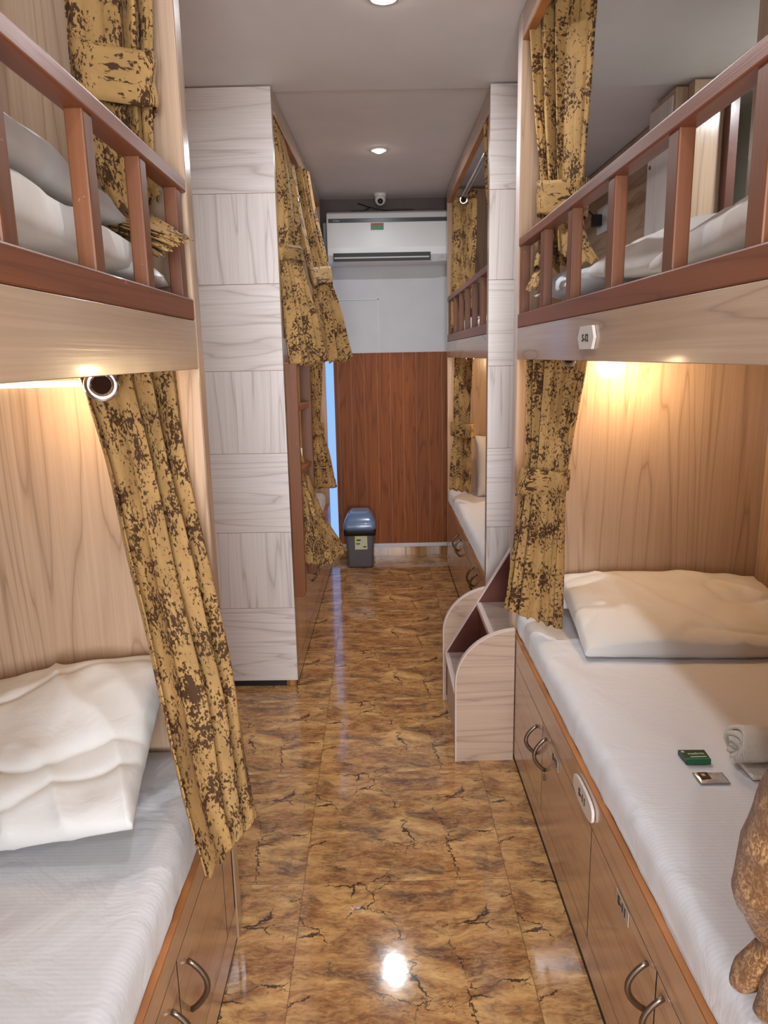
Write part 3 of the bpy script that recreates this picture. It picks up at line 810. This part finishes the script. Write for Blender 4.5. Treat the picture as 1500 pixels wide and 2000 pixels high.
# near right, upper bunk
c = thing('curtain', 'gold brocade curtain tied above the near right upper bunk, tails resting on the sheets', 'curtain', (.55, 2.3, 1.6))
drape('drape', [((.470, 2.41, 2.405), (.624, 2.235, 2.405), .024), ((.484, 2.385, 2.144), (.614, 2.25, 2.11), .020), ((.500, 2.35, 1.911), (.604, 2.25, 1.90), .014),
                ((.502, 2.345, 1.815), (.604, 2.25, 1.80), .014), ((.490, 2.32, 1.74), (.612, 2.22, 1.73), .022), ((.465, 2.28, 1.655), (.630, 2.16, 1.665), .022)],
      c, M_gold, folds=6, seed=7.3, flat=(.42, 1.02, .06), width=.95, nu=140)
band('tieback', [((.498, 2.345, 1.912), (.608, 2.245, 1.902)), ((.500, 2.340, 1.818), (.607, 2.245, 1.798))], .030, c, M_gold, seed=1.3, nrm=(-.6, -.75, 0))
drape('tail_fold', [((.49, 2.30, 1.68), (.51, 2.22, 1.68), .006), ((.465, 2.27, 1.640), (.485, 2.19, 1.645), .006), ((.444, 2.26, 1.60), (.458, 2.18, 1.60), .003)], c, M_gold, folds=1, seed=3, nu=24, nv=16, width=.15)
# near right, lower bunk
c = thing('curtain', 'gold brocade curtain with a drooping tie hanging beside the near right lower bed', 'curtain', (.5, 2.25, .9))
drape('drape', [((.470, 2.33, 1.42), (.617, 2.20, 1.42), .020), ((.473, 2.32, 1.25), (.588, 2.20, 1.25), .018), ((.466, 2.30, 1.06), (.562, 2.20, 1.06), .013),
                ((.452, 2.30, .985), (.559, 2.20, .985), .014), ((.430, 2.30, .78), (.548, 2.17, .78), .022), ((.408, 2.31, .595), (.542, 2.14, .588), .022)],
      c, M_gold, folds=5, seed=9.9, flat=(.36, 1.0, .08), width=.8, nu=140, nv=90)
band('tieback', [((.458, 2.30, 1.068), (.568, 2.195, 1.070)), ((.444, 2.30, .982), (.566, 2.195, 1.005))], .036, c, M_gold, seed=2.3, nrm=(-.6, -.75, 0))
grommet((.560, 2.185, 1.404), (-.7, -.75, 0), c)
# near right, nearest end: brown chenille bundle at the very edge of the picture
c = thing('curtain', 'brown chenille curtain bunched in thick rolls at the bottom right corner', 'curtain', (.6, .95, .4))
def roll(pts, rr, seed):
    bm = bm_new(); n = 30; V = [Vector(p) for p in pts]; m = len(V)-1; P = []; Rr = []
    for j in range(n+1):
        f = j/n*m; k = min(int(f), m-1); t = f-k
        P.append(catmull(V[max(k-1, 0)], V[k], V[k+1], V[min(k+2, m)], t)); Rr.append(rr[k]*(1-t)+rr[min(k+1, m)]*t)
    tube(bm, P, Rr, 22)
    for v in bm.verts: v.co += Vector((1, 0, 0))*noise.noise(v.co*28+Vector((seed, 0, 0)))*.004
    lay = bm.loops.layers.uv.new('UVMap')
    for f_ in bm.faces:
        for lp in f_.loops: lp[lay].uv = (lp.vert.co.x*1.3+lp.vert.co.y, lp.vert.co.z)
    return obj('cloth_roll', bm, M_chen, c, smooth=True)
roll([(.515, .80, .97), (.502, .805, .88), (.497, .818, .80), (.494, .826, .735), (.500, .826, .70), (.512, .81, .665)], [.032, .042, .046, .045, .034, .026], 1)
roll([(.512, .80, .70), (.496, .815, .645), (.480, .828, .607), (.470, .835, .583)], [.020, .025, .023, .013], 2)
roll([(.528, .79, .72), (.510, .785, .65), (.494, .785, .608), (.474, .79, .580)], [.028, .029, .026, .010], 3)
roll([(.565, .775, .74), (.545, .765, .66), (.525, .758, .60)], [.036, .037, .030], 4)
c.location = (.5, .8, .56)
for ch in c.children: ch.matrix_parent_inverse = Matrix.Translation((-.5, -.8, -.56))

# far left, upper near
c = thing('curtain', 'gold curtain flaring into the aisle right beside the tiled end of the far left bunk', 'curtain', (-.34, 3.2, 1.9))
drape('drape', [((-.395, 3.10, 2.33), (-.386, 3.36, 2.33), .014), ((-.385, 3.10, 2.10), (-.340, 3.36, 2.10), .016), ((-.382, 3.10, 1.86), (-.322, 3.27, 1.86), .012),
                ((-.376, 3.10, 1.80), (-.316, 3.27, 1.80), .012), ((-.362, 3.09, 1.60), (-.275, 3.28, 1.60), .022), ((-.345, 3.06, 1.388), (-.232, 3.29, 1.392), .022)],
      c, M_gold, folds=4, seed=12.3, width=.8, nu=120)
band('tieback', [((-.388, 3.10, 1.862), (-.314, 3.27, 1.868)), ((-.384, 3.09, 1.80), (-.310, 3.27, 1.815))], .026, c, M_gold, seed=3.3, nrm=(.7, -.7, 0))
# far left, upper far
c = thing('curtain', 'gold curtain with steel grommet flaring into the aisle, farther of the far left upper pair', 'curtain', (-.3, 3.6, 1.9))
drape('drape', [((-.382, 3.66, 2.30), (-.315, 3.86, 2.30), .012), ((-.360, 3.65, 2.10), (-.282, 3.84, 2.10), .012), ((-.302, 3.60, 1.81), (-.224, 3.75, 1.83), .012),
                ((-.280, 3.55, 1.745), (-.213, 3.70, 1.765), .012), ((-.270, 3.50, 1.58), (-.170, 3.66, 1.60), .022), ((-.262, 3.45, 1.392), (-.120, 3.60, 1.405), .020)],
      c, M_gold, folds=4, seed=14.8, width=.75, flat=(.0, .35, .1))
band('tieback', [((-.308, 3.60, 1.825), (-.218, 3.75, 1.845)), ((-.286, 3.55, 1.742), (-.207, 3.70, 1.762))], .028, c, M_gold, seed=4.3, nrm=(.3, -.95, 0))
grommet((-.362, 3.64, 2.135), (.35, -1, 0), c, R=.019)
# far left, lower
c = thing('curtain', 'gold curtain tied tightly below the far left bunk fascia beside the white strip', 'curtain', (-.33, 4.0, 1.0))
drape('drape', [((-.365, 3.96, 1.41), (-.308, 4.18, 1.41), .016), ((-.362, 3.96, 1.20), (-.318, 4.16, 1.20), .014), ((-.359, 3.95, 1.05), (-.322, 4.15, 1.03), .010),
                ((-.366, 3.92, .90), (-.290, 4.16, .90), .020), ((-.374, 3.88, .735), (-.255, 4.20, .680), .022)], c, M_gold, folds=5, seed=16.1, width=.8)
band('tieback', [((-.366, 3.94, 1.065), (-.316, 4.15, 1.06)), ((-.366, 3.94, 1.005), (-.314, 4.15, .995))], .024, c, M_gold, seed=5.3, nrm=(.7, -.7, 0))
c = thing('curtain', 'short gold curtain end swept out between the red ladder stiles', 'curtain', (-.27, 3.25, .7))
drape('drape', [((-.40, 3.20, 1.05), (-.375, 3.36, 1.05), .010), ((-.375, 3.17, .92), (-.335, 3.33, .90), .014), ((-.350, 3.15, .76), (-.275, 3.34, .70), .020), ((-.330, 3.12, .53), (-.235, 3.20, .50), .016)],
      c, M_gold, folds=3, seed=18.4, width=.5, nv=50)
drape('outer_fold', [((-.372, 3.22, 1.0), (-.345, 3.33, .98), .004), ((-.325, 3.20, .80), (-.275, 3.34, .73), .010), ((-.240, 3.20, .495), (-.158, 3.345, .525), .008)],
      c, M_gold, folds=1, seed=19.4, width=.3, nv=40, nu=50)
# far right, upper and lower
c = thing('curtain', 'gold curtain with steel grommet hanging at the far end of the far right upper bunk', 'curtain', (.5, 4.5, 1.9))
drape('drape', [((.472, 4.72, 2.33), (.575, 4.42, 2.33), .014), ((.468, 4.70, 2.1), (.574, 4.42, 2.1), .014), ((.462, 4.68, 1.85), (.573, 4.42, 1.85), .012), ((.460, 4.66, 1.58), (.568, 4.42, 1.58), .014)],
      c, M_gold, folds=4, seed=21.5, flat=(.35, 1.0, .1), width=.6)
grommet((.520, 4.50, 2.287), (-.5, -1, 0), c, R=.021)
c = thing('curtain', 'narrow strip of gold curtain at the near end of the far right upper bunk', 'curtain', (.47, 3.2, 2.0))
drape('drape', [((.462, 3.24, 2.33), (.49, 3.14, 2.33), .010), ((.466, 3.22, 2.1), (.49, 3.14, 2.1), .010), ((.478, 3.20, 1.93), (.495, 3.14, 1.93), .006)], c, M_gold, folds=2, seed=23, width=.3, nu=40, nv=30)
c = thing('curtain', 'brightly lit gold curtain standing at the far end of the far right lower bed', 'curtain', (.5, 4.5, .9))
drape('drape', [((.486, 4.62, 1.41), (.577, 4.41, 1.41), .014), ((.475, 4.60, 1.2), (.570, 4.41, 1.2), .014), ((.466, 4.57, 1.01), (.562, 4.40, 1.01), .010),
                ((.466, 4.56, .945), (.562, 4.38, .945), .010), ((.448, 4.54, .78), (.560, 4.34, .78), .016), ((.433, 4.52, .60), (.557, 4.30, .61), .016)], c, M_gold, folds=4, seed=24.9, flat=(.35, 1.0, .1), width=.6)
band('tieback', [((.460, 4.58, 1.01), (.568, 4.40, 1.01)), ((.458, 4.57, .93), (.568, 4.38, .93))], .030, c, M_gold, seed=6.3, nrm=(-.5, -.85, 0))
grommet((.555, 4.47, 1.395), (-.5, -1, 0), c, R=.021)

# ------------------------------------------------------------------ stair box
st = thing('step_box', 'laminate stair box with curved sides between the right bunks', 'stairs', (.4, 2.63, 0))
def side_outline(inset=0.):
    pts = [(.600, 0), (.600, .493-inset), (.470, .493-inset)]
    x0 = .250+inset
    for i in range(1, 19):
        a = PI/2+PI/2*i/18
        pts.append((.470+(.470-x0)*math.cos(a), .300+(.193-inset)*math.sin(a)))
    pts.append((x0, .0))
    return pts
def clipx(pts, xm): return [(min(x, xm), z) for x, z in pts]
for (ya, yb, xm) in ((2.386, 2.404, .4565), (2.868, 2.886, .600)):
    bm = bm_new(); pts = side_outline(.004); pts = clipx(pts, xm)
    prism(bm, pts, ya, yb, 'y'); obj('side_panel', bm, M_stair, st)
    # edge band following the curve
    bm = bm_new(); o_ = clipx(side_outline(0), xm)[2:]; i_ = clipx(side_outline(.0045), xm)[2:]
    for (p, q, p2, q2) in zip(o_, o_[1:], i_, i_[1:]):
        if abs(p[0]-q[0])+abs(p[1]-q[1]) < 1e-6: continue
        vs = [bm.verts.new(Vector((a[0], y, a[1]))) for y in (ya-.001, yb+.001) for a in (p, q, q2, p2)]
        for f in ((0, 1, 2, 3), (7, 6, 5, 4), (0, 4, 5, 1), (3, 2, 6, 7)): bm.faces.new([vs[k] for k in f])
    obj('edge_band', bm, M_band, st)
slope = [(.262, .222), (.94, 1.342)]
for (ya, yb, x_end) in ((2.850, 2.867, .94), (2.405, 2.420, .4565)):
    k = (slope[1][1]-slope[0][1])/(slope[1][0]-slope[0][0]); ze = slope[0][1]+k*(x_end-slope[0][0])
    if yb > 2.5:
        bm = bm_new(); prism(bm, [(.262, .03), (x_end, .03), (x_end, ze), (.262, .222)], ya, yb, 'y'); obj('stringer', bm, M_maroon, st)
        bm = bm_new(); prism(bm, [(.258, .222), (.262, .216), (x_end, ze-.004), (x_end, ze+.006)], ya-.001, yb+.001, 'y'); obj('stringer_edge', bm, M_band, st)
for i, (xa, zt) in enumerate(((.262, .218), (.392, .432), (.535, .646), (.67, .86), (.80, 1.07))):
    xb_ = (.40, .55, .68, .81, .95)[i]
    ya = 2.405 if xa < .45 else 2.515
    if i == 1: 
        bm = bm_new(); prism(bm, [(xa, 2.405), (.4565, 2.405), (.4565, 2.515), (xb_, 2.515), (xb_, 2.85), (xa, 2.85)], zt-.018, zt, 'z')
    else:
        bm = bm_new(); box(bm, xa, xb_, ya, 2.85, zt-.018, zt)
    obj('tread', bm, M_stair_in, st)
    bm = bm_new(); box(bm, xa-.006, xa+.012, ya, 2.85, zt-.0185, zt+.001); obj('nosing', bm, M_band, st)
    bm = bm_new(); box(bm, xa+.004, xa+.014, ya, 2.85, (0 if i == 0 else zt-.214), zt-.0185); obj('riser', bm, M_band if i == 0 else M_maroon, st)

# ------------------------------------------------------------------ ladder hooked on the far left bunk
ld = thing('ladder', 'red varnished wooden ladder hooked onto the far left bunk', 'ladder', (-.345, 3.2, .41))
def LT(v):
    p = Vector((-.346, 3.045, 0)); d = v-p; a = math.radians(-3.8)
    return p+Vector((d.x*math.cos(a)-d.y*math.sin(a), d.x*math.sin(a)+d.y*math.cos(a), d.z))
for y in (3.028, 3.37):
    bm = bm_new()
    pts = [(-.370, 1.395), (-.322, 1.395), (-.322, .43), (-.328, .418), (-.338, .412), (-.370, .412)]
    prism(bm, pts, y, y+.024, 'y', T=LT); obj('stile', bm, M_redz, ld, bevel=.002)
for z in (.69, .955, 1.225):
    bm = bm_new(); box(bm, -.362, -.330, 3.052, 3.37, z-.024, z, LT); obj('rung', bm, M_red, ld, bevel=.002)

# ------------------------------------------------------------------ air conditioner
ac = thing('air_conditioner', 'white split air conditioner high on the back wall', 'air conditioner', (.1, 5.1, 2.0))
prof = [(5.199, 2.03), (5.199, 2.325), (5.02, 2.325), (4.985, 2.31), (4.975, 2.28), (4.968, 2.10), (4.975, 2.055), (5.01, 2.01), (5.06, 2.0), (5.17, 2.01)]
bm = bm_new(); prism(bm, prof, -.300, .56, 'x'); obj('body', bm, M_white, ac, bevel=.006, seg=3)
M_acdk = plain('AcDarkGrey', (.035, .035, .045), .3)
onebox('dark_stripe', -.288, .555, 4.9705, 4.982, 2.252, 2.277, M_acdk, ac)
bm = bm_new(); prism(bm, [(4.9665, 2.067), (4.975, 2.018), (4.990, 2.018), (4.985, 2.067)], -.262, .362, 'x'); obj('air_outlet', bm, plain('OutletBlack', (.012, .012, .014), .5), ac)
bm = bm_new()
for z in (2.034,): prism(bm, [(4.9655, z+.008), (4.970, z), (4.982, z), (4.980, z+.010)], -.256, .352, 'x')
obj('louvre', bm, M_white, ac)
bm = bm_new(); box(bm, -.018, .064, 4.9665, 4.971, 2.232, 2.246); obj('red_label', bm, plain('LabelRed', (.45, .10, .06), .5, var=.3), ac)
bm = bm_new(); box(bm, -.018, .064, 4.9660, 4.971, 2.206, 2.232); obj('green_label', bm, plain('LabelGreen', (.06, .30, .16), .5, var=.3), ac)
text_mesh('brand_lettering', 'Voltas', .017, plain('GreyLettering', (.42, .42, .44), .4), ac, face_front(-.238, 4.9698, 2.264), 1.1)
bm = bm_new(); lathe(bm, [(.006, 0), (.006, .002)], (.43, 4.966, 2.045), 12, 'y'); box(bm, .41, .45, 4.9665, 4.9675, 2.01, 2.03); obj('indicator', bm, plain('IndicatorGrey', (.4, .42, .5), .4), ac)
cb = thing('loose_cable', 'thin dark cable lying on top of the air conditioner', 'cable', (-.05, 5.08, 2.325))
bm = bm_new(); tube(bm, [(-.14, 5.03, 2.329), (-.06, 5.05, 2.335), (-.02, 5.08, 2.36), (-.07, 5.12, 2.385), (-.10, 5.16, 2.40)], .003, 8)
tube(bm, [(-.02, 5.08, 2.36), (.03, 5.06, 2.345), (.10, 5.05, 2.333)], .0025, 8); tube(bm, [(.06, 5.05, 2.331), (.16, 5.03, 2.338), (.26, 5.02, 2.331)], .0022, 8)
obj('cable_strand', bm, M_black, cb, smooth=True)

# dome camera
cc = thing('security_camera', 'white dome security camera on the ceiling above the air conditioner', 'camera', (.046, 5.02, CZ+.012))
bm = bm_new(); lathe(bm, [(.001, 0), (.040, 0), (.041, -.012), (.036, -.022), (.001, -.022)], (.046, 5.02, CZ+.012), 32); obj('mount', bm, M_white, cc)
bm = bm_new(); bmesh.ops.create_uvsphere(bm, u_segments=28, v_segments=18, radius=.035, matrix=Matrix.Translation((.046, 5.005, CZ-.028))); obj('eyeball', bm, M_white, cc, smooth=True)
bm = bm_new(); bmesh.ops.create_uvsphere(bm, u_segments=24, v_segments=14, radius=.018, matrix=Matrix.Translation((.046, 4.981, CZ-.040))); obj('lens', bm, plain('LensBlack', (.01, .01, .012), .08), cc, smooth=True)

# downlights
def downlight(x, y, z, label, en=6.):
    t = thing('downlight', label, 'ceiling light', (x, y, z))
    bm = bm_new(); lathe(bm, [(.030, -.001), (.034, -.005), (.046, -.004), (.048, 0)], (x, y, z), 36); obj('trim_ring', bm, M_white, t)
    bm = bm_new(); lathe(bm, [(.0001, -.016), (.012, -.0145), (.022, -.010), (.030, -.0025)], (x, y, z), 32); obj('lens', bm, M_led, t)
    ld_ = bpy.data.lights.new('DownlightLamp', 'AREA'); ld_.shape = 'DISK'; ld_.size = .07; ld_.energy = en; ld_.color = (.90, .95, 1); ld_.spread = math.radians(175)
    lo = bpy.data.objects.new('DownlightLamp', ld_); link(lo); lo.location = (x, y, z-.018)
    return t
downlight(.035, 4.00, CZ+.012, 'round recessed downlight shining over the far aisle')
downlight(.042, 2.36, CZ, 'round recessed downlight at the top edge of the picture')
downlight(.042, .72, CZ, 'round recessed downlight above the camera', 2.6)
downlight(.042, -.9, CZ, 'round recessed downlight behind the camera')

# warm reading lamps under the decks
def bunklamp(x, y, label, e):
    t = thing('bunk_lamp', label, 'lamp', (x, y, 1.425))
    bm = bm_new(); lathe(bm, [(.0001, 0), (.028, 0), (.028, -.02), (.020, -.024)], (x, y, 1.4245), 28); obj('base', bm, M_white, t)
    bm = bm_new(); lathe(bm, [(.020, -.022), (.019, -.028), (.0001, -.032)], (x, y, 1.4245), 28); obj('bulb', bm, M_ledw, t, smooth=True)
    l = bpy.data.lights.new('BunkLamp', 'POINT'); l.energy = e; l.color = (1, .72, .40); l.shadow_soft_size = .03
    lo = bpy.data.objects.new('BunkLamp', l); link(lo); lo.location = (x, y, 1.372)
bunklamp(.80, 2.32, 'warm bulb lamp under the near right upper deck', 4.4)
bunklamp(-.60, 1.47, 'warm bulb lamp under the near left upper deck', 1.5)
bunklamp(.86, 4.2, 'warm bulb lamp under the far right upper deck', 6)
bunklamp(-.80, 4.3, 'warm bulb lamp under the far left upper deck', 2.5)
bd = onebox('light_batten', -.95, -.58, 1.572, 1.587, 1.368, 1.382, emit('YellowStrip', (1, .80, .42), 1.6)); tag(bd, 'thin glowing yellow batten along the near left end panel under the deck', 'light')  # wooden beading; the lamplight on it is painted as emission

downlight(1.48, 2.62, CZ, 'recessed downlight over the neighbouring passage beyond the right bunks', 4.)
l = bpy.data.lights.new('RearDaylight', 'AREA'); l.shape = 'RECTANGLE'; l.size = 2.1; l.size_y = 1.25; l.energy = 44; l.color = (.88, .94, 1)
lo = bpy.data.objects.new('RearDaylight', l); link(lo); lo.location = (.1, -1.58, 1.05); lo.rotation_euler = (math.radians(128), 0, 0)  # unseen fill light, added and tilted up to brighten the ceiling
l = bpy.data.lights.new('RearDoorway', 'AREA'); l.shape = 'RECTANGLE'; l.size = .8; l.size_y = 1.3; l.energy = 21; l.color = (.93, .96, 1); l.spread = math.radians(110)
lo = bpy.data.objects.new('RearDoorway', l); link(lo); lo.location = (.05, -1.58, 1.25); lo.rotation_euler = (math.radians(88), 0, 0)  # second added fill light, aimed level at the end panels
# daylight through the slit window
l = bpy.data.lights.new('WindowDaylight', 'AREA'); l.shape = 'RECTANGLE'; l.size = .06; l.size_y = 1.7; l.energy = 4; l.color = (.42, .62, 1)
lo = bpy.data.objects.new('WindowDaylight', l); link(lo); lo.location = (-.372, 5.175, 1.05); lo.rotation_euler = (math.radians(90), 0, math.radians(25))

# ------------------------------------------------------------------ waste bin
bn = thing('waste_bin', 'grey plastic waste bin with blue swing lid against the plank wall', 'bin', (-.135, 4.93, 0))
def rrect(cx, cy, a, b_, r, n=6):
    P = []
    for (sx, sy, a0) in ((1, 1, 0), (-1, 1, PI/2), (-1, -1, PI), (1, -1, 1.5*PI)):
        for i in range(n+1):
            t = a0+PI/2*i/n; P.append((cx+sx*(a-r)+r*math.cos(t), cy+sy*(b_-r)+r*math.sin(t)))
    return P
def loft(secs, mat, name, parent, cap=(True, True)):
    bm = bm_new(); R_ = []
    for (cx, cy, a, b_, r, z) in secs: R_.append([bm.verts.new((x, y, z)) for x, y in rrect(cx, cy, a, b_, r)])
    for p, q in zip(R_, R_[1:]):
        n = len(p)
        for k in range(n): bm.faces.new([p[k], p[(k+1) % n], q[(k+1) % n], q[k]]).smooth = True
    if cap[0]: bm.faces.new(R_[0][::-1])
    if cap[1]: bm.faces.new(R_[-1])
    return obj(name, bm, mat, parent)
bx, by = -.137, 4.945
M_bin = plain('BinGrey', (.115, .105, .115), .45, var=.1); M_lid = plain('BinBlueLid', (.16, .235, .40), .22, coat=.3, var=.1); M_lid2 = plain('BinBlueFlap', (.24, .33, .52), .22, coat=.3)
loft([(bx, by, .080, .080, .02, .004), (bx, by, .085, .085, .02, .02), (bx, by, .100, .100, .025, .262), (bx, by, .100, .100, .025, .27)], M_bin, 'bucket', bn)
loft([(bx, by, .107, .106, .025, .232), (bx, by, .110, .109, .025, .268), (bx, by, .104, .104, .025, .285)], M_black, 'bin_liner', bn)
loft([(bx, by, .108, .108, .03, .270), (bx, by, .112, .112, .03, .292), (bx, by, .106, .106, .03, .318), (bx, by+.02, .082, .078, .03, .372), (bx, by+.025, .066, .062, .03, .380)], M_lid, 'lid_rim', bn)
loft([(bx, by-.006, .082, .088, .03, .312), (bx, by+.008, .076, .076, .03, .355), (bx, by+.022, .062, .060, .028, .388)], M_lid2, 'swing_flap', bn)
bm = bm_new(); bmesh.ops.create_uvsphere(bm, u_segments=16, v_segments=8, radius=.016, matrix=Matrix.Translation((bx, by-.077, .338)) @ Matrix.Diagonal((1.2, .5, .5, 1))); obj('finger_grip', bm, M_lid, bn, smooth=True)
sv = lambda x, z: Vector((x, by-.1-.0015+(.262-z)*.062, z))
def label_quad(name, x0, x1, z0, z1, m, off=0):
    bm = bm_new(); vs = [bm.verts.new(sv(x, z)-Vector((0, o, 0))) for o in (off, off+.0008) for x, z in ((x0, z0), (x1, z0), (x1, z1), (x0, z1))]
    for f in ((0, 1, 2, 3), (7, 6, 5, 4), (0, 4, 5, 1), (1, 5, 6, 2), (2, 6, 7, 3), (3, 7, 4, 0)): bm.faces.new([vs[k] for k in f])
    return obj(name, bm, m, bn)
label_quad('paper_label', -.172, -.088, .135, .232, plain('LabelYellow', (.62, .62, .42), .5, var=.1), .001)
label_quad('label_corner', -.172, -.160, .18, .232, plain('LabelLime', (.60, .60, .08), .5), .002)
label_quad('label_print', -.160, -.132, .197, .206, M_ink, .003)
label_quad('label_print', -.164, -.138, .172, .180, plain('LabelPurple', (.06, .05, .2), .5), .003)
label_quad('label_print', -.116, -.096, .150, .158, M_ink, .003)

# socket with charger
sk = thing('wall_socket', 'white wall socket with a black charger plugged in behind the right upper rail', 'socket', (1.33, 4.3, 2.1))
onebox('plate', 1.262, 1.271, 4.18, 4.40, 2.06, 2.20, M_white, sk, bevel=.003)
onebox('rocker_switch', 1.257, 1.262, 4.21, 4.24, 2.11, 2.15, M_white, sk, bevel=.002)
onebox('charger', 1.215, 1.262, 4.30, 4.36, 2.10, 2.16, M_ink, sk, bevel=.006)
bm = bm_new(); tube(bm, [(1.23, 4.33, 2.15), (1.18, 4.36, 2.20), (1.16, 4.42, 2.24), (1.20, 4.50, 2.2)], .005, 8); obj('charger_cable', bm, M_ink, sk, smooth=True)

# ------------------------------------------------------------------ camera
Mr = [[0.99976, -0.01019, -0.01952], [-0.02121, -0.2072, -0.97807], [0.00592, 0.97825, -0.20736]]
cam = bpy.data.cameras.new('Camera'); co = bpy.data.objects.new('Camera', cam); link(co)
r_, d_, f_ = [Vector(v) for v in Mr]
f_.normalize(); r_ = (r_-f_*r_.dot(f_)).normalized(); u_ = r_.cross(f_)
co.matrix_world = Matrix(((r_.x, u_.x, -f_.x, 0), (r_.y, u_.y, -f_.y, 0), (r_.z, u_.z, -f_.z, 1.42), (0, 0, 0, 1)))
cam.sensor_fit = 'VERTICAL'; cam.sensor_height = 24; cam.sensor_width = 18; cam.lens = 24*1440/2000
cam.clip_start = .02
S = bpy.context.scene
S.camera = co
w = bpy.data.worlds.new('World'); S.world = w; w.use_nodes = True
w.node_tree.nodes['Background'].inputs[0].default_value = (.9, .9, 1, 1); w.node_tree.nodes['Background'].inputs[1].default_value = .2
S.view_settings.view_transform = 'Standard'; S.view_settings.look = 'None'; S.view_settings.gamma = 1; S.view_settings.exposure = .56
S.view_settings.use_curve_mapping = False
S.cycles.max_bounces = 10; S.cycles.diffuse_bounces = 6
S.cycles.use_denoising = True

# look-alikes share a group
GROUPS = {'bunk_bed': 'laminate bunk frames along the aisle', 'storage_cabinet': 'storage cabinets under the lower beds', 'mattress': 'mattresses on the bunks',
          'curtain': 'curtains hung on the bunks', 'downlight': 'recessed ceiling downlights', 'bunk_lamp': 'warm lamps under the upper decks', 'pillow': 'pillows on the bunks',
          'number_plaque': 'white berth number plaques', 'door_sticker': 'paper number stickers on the cabinet doors', 'crumpled_sheet': 'crumpled sheets on the upper bunks'}
for o in bpy.context.scene.objects:
    k = o.name.split('.')[0]
    if o.parent is None and 'category' in o and k in GROUPS: o['group'] = GROUPS[k]
